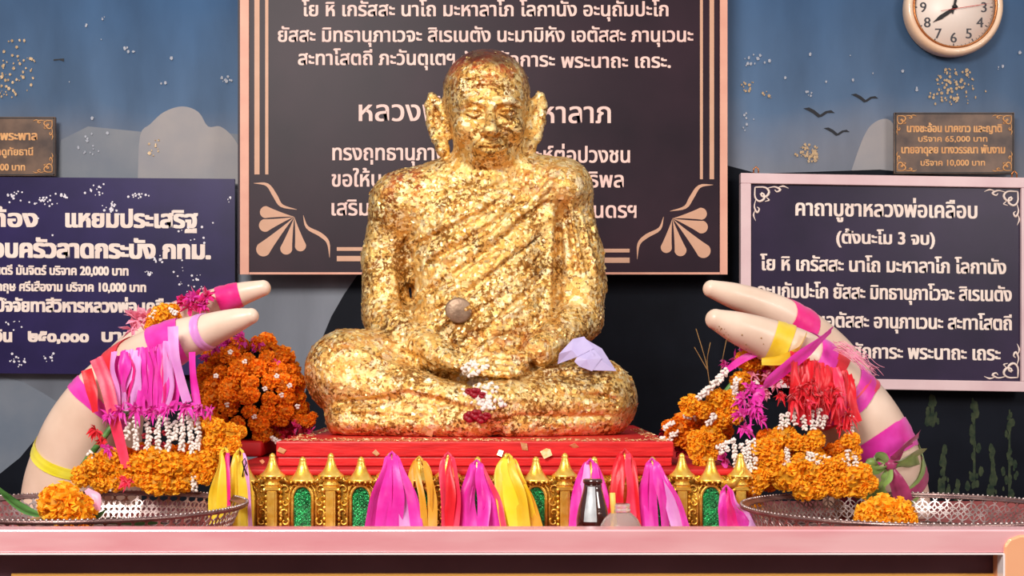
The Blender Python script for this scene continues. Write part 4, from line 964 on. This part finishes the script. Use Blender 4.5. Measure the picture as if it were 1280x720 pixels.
def marigold_mesh(seed, mat):
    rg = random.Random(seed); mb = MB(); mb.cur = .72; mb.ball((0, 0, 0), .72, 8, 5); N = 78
    for i in range(N):
        y = 1-2*(i+.5)/N; ph = i*2.39996; rr = math.sqrt(1-y*y); n_ = Vector((rr*math.cos(ph), y*-1.0, rr*math.sin(ph)))
        if n_.y > .75: continue
        n_ = (n_+Vector((rg.gauss(0,.12), rg.gauss(0,.12), rg.gauss(0,.12)))).normalized()
        a = Quaternion(n_, rg.random()*6.28) @ n_.orthogonal().normalized(); b = n_.cross(a); w = rg.uniform(.19, .30); l = rg.uniform(.86, 1.06); c = n_*.6
        mb.cur = rg.choice([.82, .92, 1.0, 1.05, 1.1, 1.15])
        k = rg.uniform(.05, .16)
        vs = [c-a*w*.4, c+a*w*.4, n_*l*.86-a*w+b*k, n_*l*.90-b*k*.6, n_*l*.86+a*w+b*k, n_*l-a*w*1.1-b*k, n_*l*1.04-a*w*.35+b*k, n_*l*1.03+a*w*.4-b*k*.5, n_*l+a*w*1.1+b*k*.8]
        mb.add(vs, [(0,3,2),(0,1,3),(1,4,3),(2,3,6,5),(3,7,6),(3,4,8,7)])
    return mb.mesh('marigold_bloom', M[mat], False)
MG = [marigold_mesh(i, 'marigold') for i in range(3)]; MD = [marigold_mesh(9+i, 'marigold_deep') for i in range(3)]
def blooms(parent, spots, d_, jit=.012, deep=False, squash=.82, label=None):
    for s_ in spots:
        u, v, r = s_[:3]; dd = (s_[3] if len(s_) > 3 else d_)-random.random()*jit
        o = new_obj('marigold_bloom', random.choice(MD if deep else MG), parent, P(u, v, dd))
        o.rotation_euler = (random.uniform(-.5, .35), random.random()*6.28 if False else random.uniform(-.5, .5), random.uniform(-.5, .5))
        R = r*dd/F*1.08; o.scale = (R*random.uniform(.94, 1.06), R*.95, R*random.uniform(squash, 1.0))
def jasmine(parent, paths, d_, r=3.1):
    for pts in paths:
        mb = MB(); pp = [P(p[0], p[1], p[2] if len(p) > 2 else d_) for p in pts]; L_ = sum((pp[i+1]-pp[i]).length for i in range(len(pp)-1)); R = r*d_/F
        n = max(3, int(L_/(R*1.15))); cc = catmull(pp, n)
        for i, p in enumerate(cc):
            t = (cc[min(i+1, n)]-cc[max(i-1, 0)]).normalized()
            for k in range(3):
                a = Quaternion(t, k*2*PI/3+i*.8+random.uniform(-.7, .7)) @ t.orthogonal().normalized(); ax = (a*random.uniform(.4, 1)+t*random.uniform(.2, .9)).normalized(); rot = ax.to_track_quat('Z', 'Y').to_matrix()
                mb.ball(p+a*R*random.uniform(.45, .9)+t*R*random.uniform(-.4, .4), (R*.62, R*.62, R*random.uniform(.7, 1.05)), 6, 4, rot)
        tag(mb.build('jasmine_string', M['jasmine'], parent), kind='stuff')
def petals(parent, name, spots, mat, d_, r=4.0):
    for u, v in spots:
        mb = MB(); c = P(u, v, d_)
        for k in range(5):
            a = k*1.257+random.random(); rr = r*d_/F; dx, dz = math.cos(a), math.sin(a)
            mb.ball(c+Vector((dx*rr*.6, -.001, dz*rr*.6)), (rr*.55, rr*.3, rr*.42), 6, 4)
        mb.build(name, M[mat], parent)

# ---- left garland on the near tusk
DG = 2.455
g = thing('flower_garland', 'full marigold and jasmine garland with pink fringe hanging on the near left tusk', 'garland', P(190, 610, DG))
MB().tube([P(100,588,2.52),P(112,570,2.5),P(150,520,2.53),P(200,500,2.54),P(262,520,2.52),P(280,552,2.5)], .006, 8).build('string_core', M['leaf'], g)
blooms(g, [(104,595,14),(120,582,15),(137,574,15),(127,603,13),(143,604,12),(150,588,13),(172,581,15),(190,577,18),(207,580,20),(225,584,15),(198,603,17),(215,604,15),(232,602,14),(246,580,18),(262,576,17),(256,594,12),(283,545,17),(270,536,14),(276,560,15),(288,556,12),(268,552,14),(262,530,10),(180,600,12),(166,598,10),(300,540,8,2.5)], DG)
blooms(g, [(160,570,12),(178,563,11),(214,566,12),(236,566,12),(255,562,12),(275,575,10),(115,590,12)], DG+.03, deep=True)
jasmine(g, [[(170,522),(169,545),(171,560)],[(184,524),(186,548),(184,562)],[(200,520),(197,540),(198,564)],[(208,524),(212,545),(210,562)],[(226,518),(228,540),(227,562)],[(236,516),(238,540),(240,566)],[(245,518),(248,545),(246,560)],[(243,592),(243,612)],[(160,530),(158,548)],[(112,566),(118,580)],[(142,598),(142,612)],[(218,528),(219,548)]], DG-.012, 3.4)
tassel_flower(g, [(150,514,15,DG-.02),(170,512,17,DG-.03),(190,515,15,DG-.02),(210,511,18,DG-.03),(232,509,17,DG-.03),(250,511,14,DG-.02),(262,516,12,DG-.02),(136,520,14,DG-.02)], 'magenta', 20, 2.6, 'fringe_flower', .7)
tassel_flower(g, [(120,538,18,DG-.01),(128,552,12,DG-.01)], 'red', 20, 2.6, 'fringe_flower', .5)
tassel_flower(g, [(134,562,13,DG-.02)], 'magenta', 18, 2.4, 'fringe_flower', .6)
tassel_flower(g, [(160,602,16,DG-.03)], 'coral', 16, 3.6, 'fringe_flower', .2)
petals(g, 'red_rose_petal', [(181,545),(191,538),(206,541),(178,560),(204,556),(192,552)], 'rose', DG-.006, 4)

g = thing('flower_spray', 'pink tassel flower and marigold tied on the far left tusk', 'flowers', P(225, 410, 2.62))
tassel_flower(g, [(245,376,22,2.645),(258,371,17,2.635),(236,384,16,2.64),(252,384,16,2.635),(226,376,14,2.65)], 'pink', 26, 3.0, 'foil_flower', .2)
tassel_flower(g, [(240,374,15,2.63),(256,380,14,2.63)], 'magenta', 22, 3.0, 'foil_flower', .2)
blooms(g, [(206,394,15),(196,401,12),(214,388,10),(190,408,9),(218,398,10)], 2.62)
tassel_flower(g, [(172,400,24,2.63),(184,396,18,2.63),(166,412,20,2.63)], 'palepink', 16, 3.6, 'paper_flower', .1)
jasmine(g, [[(212,386),(220,392)],[(196,390),(190,396)]], 2.6, 3)

# ---- heap of marigolds behind the left tusk tips, on a red cloth block
rb = MB().box(P(238, 592, 2.78), P(352, 556, 3.02)).build('red_block', M['red_cloth'], bevel=.006)
zb0 = ZA+.0012
rb.data.transform(Matrix.Translation((0, 0, 0))); rb.location.z = zb0
for v_ in rb.data.vertices: v_.co.z = 0 if v_.co.z < .01 else (ZC-.136)-zb0
tag(rb, 'red cloth-covered block under the marigold heap at the left', 'block')
g = thing('marigold_heap', 'tall heap of deep orange marigold garlands behind the left tusk tips', 'garland', P(312, 552, 2.88))
random.seed(21)
pts_ = []
for ring_, (vv, ru, n_) in enumerate(((432,22,4),(448,44,7),(464,54,8),(480,60,9),(496,62,9),(512,62,9),(527,58,8),(541,48,6))):
    for k in range(n_):
        a = -PI/2*1.05+PI*1.05*k/(n_-1); u = 311+ru*math.sin(a)+random.uniform(-2, 2); pts_.append((u, vv+random.uniform(-4, 4), random.uniform(10, 13.5), 2.88-ru*math.cos(a)*2.8/F+random.uniform(-.01, .01)))
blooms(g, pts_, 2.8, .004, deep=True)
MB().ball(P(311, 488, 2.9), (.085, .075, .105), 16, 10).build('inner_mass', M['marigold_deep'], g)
petals(g, 'white_bud', [(270,470),(306,452),(346,470),(331,486),(318,521),(352,494),(372,508),(288,440),(362,482),(284,506)], 'jasmine', 2.765, 3.4)
tassel_flower(g, [(268,437,14,2.85),(286,430,16,2.85),(304,426,17,2.85),(322,430,14,2.84),(258,448,10,2.84)], 'magenta', 22, 2.8, 'foil_flower', .3)
tassel_flower(g, [(338,452,14,2.83),(352,470,15,2.82),(362,488,14,2.82),(342,440,12,2.84)], 'rose', 16, 3, 'foil_flower', .5)
tassel_flower(g, [(345,455,12,2.82),(360,478,12,2.81)], 'magenta', 14, 2.6, 'foil_flower', .5)
g = thing('loose_flower_pile', 'loose pink and orange blossoms lying left of the golden statue base', 'flowers', P(368, 558, 2.84))
blooms(g, [(384,527,9),(352,519,9),(372,524,8),(340,524,9),(391,520,6)], 2.82, deep=True)
tassel_flower(g, [(366,538,18,2.82),(350,532,15,2.82),(384,536,15,2.82),(358,546,14,2.80),(376,546,13,2.80)], 'rose', 20, 3.2, 'fallen_flower', .3)
tassel_flower(g, [(372,534,13,2.81),(388,541,12,2.81)], 'pink', 14, 3.0, 'fallen_flower', .3)
jasmine(g, [[(352,560),(353,552)],[(392,548),(398,552)],[(340,548),(348,552)]], 2.79, 3)

# ---- right garlands
g = thing('flower_garland', 'large marigold and jasmine garland hanging below the near right tusk', 'garland', P(1010, 616, DG))
MB().tube([P(930,600,2.5),P(950,560,2.52),P(990,520,2.54),P(1040,515,2.54),P(1066,560,2.52),P(1070,600,2.5)], .006, 8).build('string_core', M['leaf'], g)
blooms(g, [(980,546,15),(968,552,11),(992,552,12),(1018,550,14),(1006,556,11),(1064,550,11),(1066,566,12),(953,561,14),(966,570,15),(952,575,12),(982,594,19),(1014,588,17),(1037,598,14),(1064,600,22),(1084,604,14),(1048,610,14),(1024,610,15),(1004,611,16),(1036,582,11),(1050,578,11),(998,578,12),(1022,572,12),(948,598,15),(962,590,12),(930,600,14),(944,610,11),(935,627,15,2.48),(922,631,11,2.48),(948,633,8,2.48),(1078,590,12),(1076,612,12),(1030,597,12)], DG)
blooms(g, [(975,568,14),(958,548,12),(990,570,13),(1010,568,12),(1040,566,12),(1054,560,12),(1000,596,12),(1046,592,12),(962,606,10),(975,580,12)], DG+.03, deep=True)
jasmine(g, [[(985,516),(983,532)],[(978,520),(976,536)],[(992,512),(994,530)],[(984,558),(985,582)],[(981,566),(981,580)],[(1004,520),(1006,536)],[(1014,514),(1016,536)],[(1024,512),(1022,532)],[(1032,520),(1028,534)],[(1064,520),(1063,546)],[(1060,564),(1060,582)],[(1054,574),(1056,582)],[(1010,566),(1018,570),(1036,574)],[(1008,574),(1024,578),(1038,580)],[(935,552),(936,568),(938,588)],[(927,556),(930,572),(932,588)],[(942,550),(944,566),(944,584)],[(918,556),(919,572),(920,586)],[(898,560),(908,554),(918,550)],[(900,566),(910,560)],[(938,606),(944,616)],[(1068,566),(1070,582)]], DG-.012, 3.0)
tassel_flower(g, [(992,500,18,DG-.02),(1008,494,19,DG-.02),(1026,496,20,DG-.02),(1044,504,20,DG-.02),(1058,518,18,DG-.01),(1052,534,15,DG-.01),(1000,486,17,DG-.02),(1040,488,18,DG-.02),(1016,482,16,DG-.02),(976,496,13,DG-.01)], 'red', 22, 2.6, 'fringe_flower', .7)
tassel_flower(g, [(1050,496,14,DG-.03),(1010,506,12,DG-.03)], 'coral', 16, 2.6, 'fringe_flower', .6)
petals(g, 'red_rose_petal', [(1032,524),(1036,530),(1000,530)], 'rose', DG-.008, 4)
g = thing('flower_garland', 'smaller orange and pink garland behind and left of the large right one', 'garland', P(900, 585, 2.52))
MB().tube([P(880,560,2.6),P(900,500,2.6),P(935,455,2.6),P(965,440,2.6)], .006, 8).build('string_core', M['leaf'], g)
blooms(g, [(864,507,15),(880,512,12),(899,500,15),(909,512,14),(889,542,14),(874,561,15),(884,552,13),(880,576,13),(926,476,13),(932,450,13),(918,520,11),(898,552,11),(946,452,12),(902,525,12),(914,497,10),(870,548,11),(893,566,9)], 2.54)
blooms(g, [(853,532,16),(844,545,13),(870,528,13),(890,525,12),(905,540,12),(860,552,12),(950,470,13),(940,462,12),(960,455,14),(835,532,8),(975,462,12)], 2.6, deep=True)
jasmine(g, [[(908,462),(900,474),(886,486),(874,497)],[(902,470),(890,482),(878,492)],[(920,498),(918,484),(922,474)],[(893,520),(884,530)],[(944,478),(950,486)]], 2.52, 3.6)
jasmine(g, [[(830,535),(842,528)],[(838,545),(848,540)],[(826,548),(838,552)],[(856,520),(868,522)],[(924,494),(940,486)]], 2.57, 3)
tassel_flower(g, [(930,500,20,2.475),(940,512,20,2.47),(928,520,18,2.47),(945,496,18,2.47),(950,525,14,2.47),(930,536,16,2.47),(938,486,16,2.475),(946,508,16,2.465)], 'magenta', 24, 2.8, 'foil_flower', .4)
tassel_flower(g, [(918,450,16,2.58),(905,455,12,2.58),(930,440,12,2.58),(950,462,13,2.55)], 'magenta', 14, 2.4, 'foil_flower', .2)
tassel_flower(g, [(940,470,14,2.54),(960,470,15,2.52),(970,480,13,2.5),(955,490,12,2.5)], 'palepink', 16, 3.4, 'paper_flower', .3)
tassel_flower(g, [(960,455,15,2.55),(975,468,16,2.5),(985,476,13,2.5)], 'red', 18, 2.8, 'foil_flower', .3)
tassel_flower(g, [(862,540,18,2.62),(842,552,18,2.64),(830,540,15,2.66),(850,565,15,2.6),(870,520,14,2.62)], 'rose', 18, 3.2, 'fallen_flower', .3)
tassel_flower(g, [(905,573,13,2.48)], 'magenta', 12, 5, 'foil_flower', .4)
hang('wide magenta ribbon sweeping from the near right tusk down to the pink tassel', [(1040,412,2.475),(1018,432,2.452),(985,458,2.45),(955,484,2.452),(944,506,2.455)], [13,17,18,17,12], 'magenta', (.6, -.2, .8), wob=.1)
hang('yellow ribbon strip crossing the near right tusk underside', [(1008,418,2.485),(996,440,2.468),(976,450,2.472),(952,452,2.49)], [13,14,12,9], 'yellow', (.4, -.2, .9), wob=.1)
hang('magenta ribbon tail falling left of the red ribbon bundle', [(950,440,2.5),(930,448,2.51),(915,458,2.52),(903,468,2.53)], [9,10,9,7], 'magenta', (.4, 0, .8))
# pale pink shredded fringe on the right tusks
t = thing('shredded_fringe', 'pale pink shredded ribbon fringe at the top bend of the right tusks', 'ribbon', P(1070, 465, 2.5))
mb = MB()
for i in range(34):
    u, v = 1046+random.uniform(-8, 10), 432+random.uniform(-6, 6); l = random.uniform(22, 52)
    mb.tube(catmull([P(u, v, 2.47), P(u+l*.4, v+l*.15+random.uniform(-4, 4), 2.455), P(u+l*.8, v+l*.5+random.uniform(-5, 5), 2.455), P(u+l, v+l*.62+random.uniform(-7, 5), 2.46)], 8), .0006, 4)
tag(mb.build('fringe_strand', M['palepink'], t), kind='stuff')
# sheer cloth knotted round the lower right tusk
t = thing('sheer_scarf', 'sheer green and plum scarf knotted round the foot of the near right tusk', 'scarf', P(1112, 620, 2.5))
o = band('x', TRN, 46.5, 22, 'sheer_green', -4.0, .004); o.name = 'scarf_wrap'
loc_ = o.location.copy(); del o['label']; del o['category']; o.parent = t; o.location = loc_-WLOC[t.name]
o2 = band('x', TRN, 49.0, 14, 'sheer_plum', -1.0, .005); o2.name = 'scarf_wrap'
loc_ = o2.location.copy(); del o2['label']; del o2['category']; o2.parent = t; o2.location = loc_-WLOC[t.name]
K_ = 2.475
MB().ball(P(1113, 581, K_), (.012, .010, .011), 12, 8).build('knot', M['sheer_plum'], t)
for pts, w, m in (([(1112,581,K_),(1103,572,K_-.012),(1094,572,K_-.014),(1090,582,K_-.012),(1098,588,K_-.008),(1112,582,K_)], [6,14,17,16,12,6], 'sheer_green'),
                  ([(1113,581,K_),(1122,570,K_-.006),(1134,556,K_),(1146,546,K_+.03)], [8,16,22,24], 'sheer_plum'),
                  ([(1113,582,K_),(1124,580,K_-.004),(1138,574,K_+.01),(1150,572,K_+.05)], [7,18,26,30], 'sheer_green'),
                  ([(1112,584,K_),(1108,598,K_-.006),(1100,612,K_-.002),(1096,628,K_+.004)], [8,18,24,26], 'sheer_green'),
                  ([(1113,584,K_),(1120,600,K_-.006),(1126,614,K_),(1130,628,K_+.006)], [8,18,22,22], 'sheer_plum')):
    MB().strip([P(*p) for p in pts], [x*K_/F for x in w], (.5, -.4, .9) if m != 'x' else (1, 0, 0), 22, .14, 0, .3).build('scarf_tail', M[m], t)
# thin dry stems rising behind the right garland
t = thing('dry_stem', 'thin pale dry stems rising behind the right garland', 'stem', P(885, 480, 2.64))
for pts in ([(888,486,2.62),(884,460,2.63),(879,440,2.64),(870,411,2.65)], [(884,462,2.63),(876,448,2.64),(868,434,2.65)], [(900,470,2.62),(904,445,2.63),(908,425,2.64)], [(886,470,2.63),(884,450,2.63),(888,428,2.63)]):
    MB().tube(catmull([P(*p) for p in pts], 8), .0008, 5).build('twig', M['stem'], t)

# ---- offerings in the trays
g = thing('marigold_offering', 'big marigold blossom with stems and leaf lying in the left tray', 'flower', Vector((P(80,0,2.1).x, 2.1, ZT+.008)))
blooms(g, [(78,630,27,2.06),(94,640,24,2.06),(70,628,20,2.07),(88,648,18,2.055),(100,650,14,2.055),(62,634,14,2.07)], 2.06, .004, squash=.95)
MB().strip([P(50,644,2.10),P(30,636,2.11),P(10,622,2.12),P(-12,600,2.13)], [.008,.016,.016,.002], (0,-.3,1), 14, .12).build('leaf', M['leaf'], g)
for dv in (0, 5, 9): MB().tube([P(66,644+dv*.4,2.08), P(40,650+dv*.3,2.075), P(22,656+dv*.2,2.07)], .0028, 6).build('stem', M['stem'], g)
o = MB().strip([P(108,612,2.09),P(118,622,2.085),P(122,640,2.08)], [.008,.02,.008], (1,0,-.3), 10, .1).build('pink_petal', M['palepink'], g)
MB().strip([P(112,648,2.12),P(124,644,2.11),P(133,636,2.11)], [.010,.008,.001], (0,-.2,1), 8, .1).build('leaf', M['leaf'], g)
l = MB().strip([P(112,653,2.12),P(140,651,2.13),P(172,653,2.14),P(204,654,2.15)], [.016,.026,.024,.002], (0,-.7,.55), 16, .06).build('banana_leaf', M['leaf']); tag(l, 'long dark green leaf lying in the left tray', 'leaf')
g = thing('marigold_offering', 'pair of plain marigold blossoms lying in the right tray', 'flower', Vector((P(1107,0,2.12).x, 2.12, ZT+.008)))
blooms(g, [(1090,644,20,2.10),(1104,641,22,2.09),(1124,643,20,2.10),(1114,650,18,2.08),(1096,652,16,2.08),(1134,651,13,2.09),(1080,650,12,2.10)], 2.1, .004, squash=.95)

# ---- things lying on the statue
t = thing('paper_cloth', 'crumpled pale lilac paper on the right forearm of the golden statue', 'paper', P(733, 464, 2.77))
def sheet(pts, name):
    mb = MB(); P_ = [P(u, v, d_) for u, v, d_ in pts]
    mb.add(P_, [(0,1,6),(1,2,6),(2,3,6),(3,4,6),(4,5,6),(5,0,6)]); o = mb.build(name, M['paper'], t, False)
    s_ = o.modifiers.new('t', 'SOLIDIFY'); s_.thickness = .0012
dd = 2.765
sheet([(697,455,dd),(699,442,dd-.01),(716,424,dd-.004),(730,421,dd+.004),(742,436,dd-.012),(722,446,dd-.022),(715,438,dd-.016)], 'paper_fold')
sheet([(728,422,dd+.003),(752,436,dd+.002),(770,464,dd-.012),(742,463,dd-.026),(727,452,dd-.02),(735,440,dd-.012),(741,443,dd-.020)], 'paper_fold')
sheet([(722,446,dd-.020),(742,437,dd-.012),(752,448,dd-.018),(740,464,dd-.028),(724,458,dd-.024),(718,452,dd-.02),(733,450,dd-.028)], 'paper_fold')
am = MB(); dd = FW(573, 388)
pp = P(573, 388, dd-.004); am.lathe((0,0,0), [(.001,.007),(.012,.0065),(.024,.005),(.0275,.003),(.028,0),(.026,-.004)], 28); am.v = [(pp.x+x, pp.y-z+.002, pp.z+y*.95) for x, y, z in am.v]
tag(am.build('round_medallion', M['amulet']), 'dull round brown medallion stuck on the belly of the golden statue', 'medallion')
t = thing('petal_offering', 'white petals and dark red roses heaped in the lap of the golden statue', 'flowers', P(600, 530, FW(600, 525)))
mb = MB()
for i in range(150):
    f = random.random(); u = 588+f*18+random.gauss(0, 7+5*f); v = 452+f*58+random.uniform(-3, 3); dd = FW(u, v)-.003
    a = random.random()*6; mb.ball(P(u, v, dd), (random.uniform(.003, .0062), .0022, random.uniform(.003, .006)), 5, 3, Matrix.Rotation(a, 3, 'Y'))
tag(mb.build('white_petal', M['jasmine'], t), kind='stuff')
for u, v, r in ((588,521,9),(602,523,8),(595,518,8),(608,520,6),(594,491,8),(586,489,5),(603,494,5)):
    mb = MB(); c = P(u, v, FW(u, v)-.006); rr = r*2.7/F
    for k in range(7):
        a = k*.9; mb.ball(c+Vector((math.cos(a)*rr*.5, -.002*(k % 3), math.sin(a)*rr*.4)), (rr*.6, rr*.35, rr*.45), 7, 4)
    mb.build('rose_bloom', M['rose'], t)
def leafscrap(u, v, r):
    mb = MB(); scrap(mb, P(u, v, FW(u, v)-.004), r*2.7/F, False); return mb
for u, v, r in ((537,541,6.5),(561,413,5),(556,426,5),(648,412,5)):
    leafscrap(u, v, r).build('loose_leaf_square', M['scrap'], statue, False)
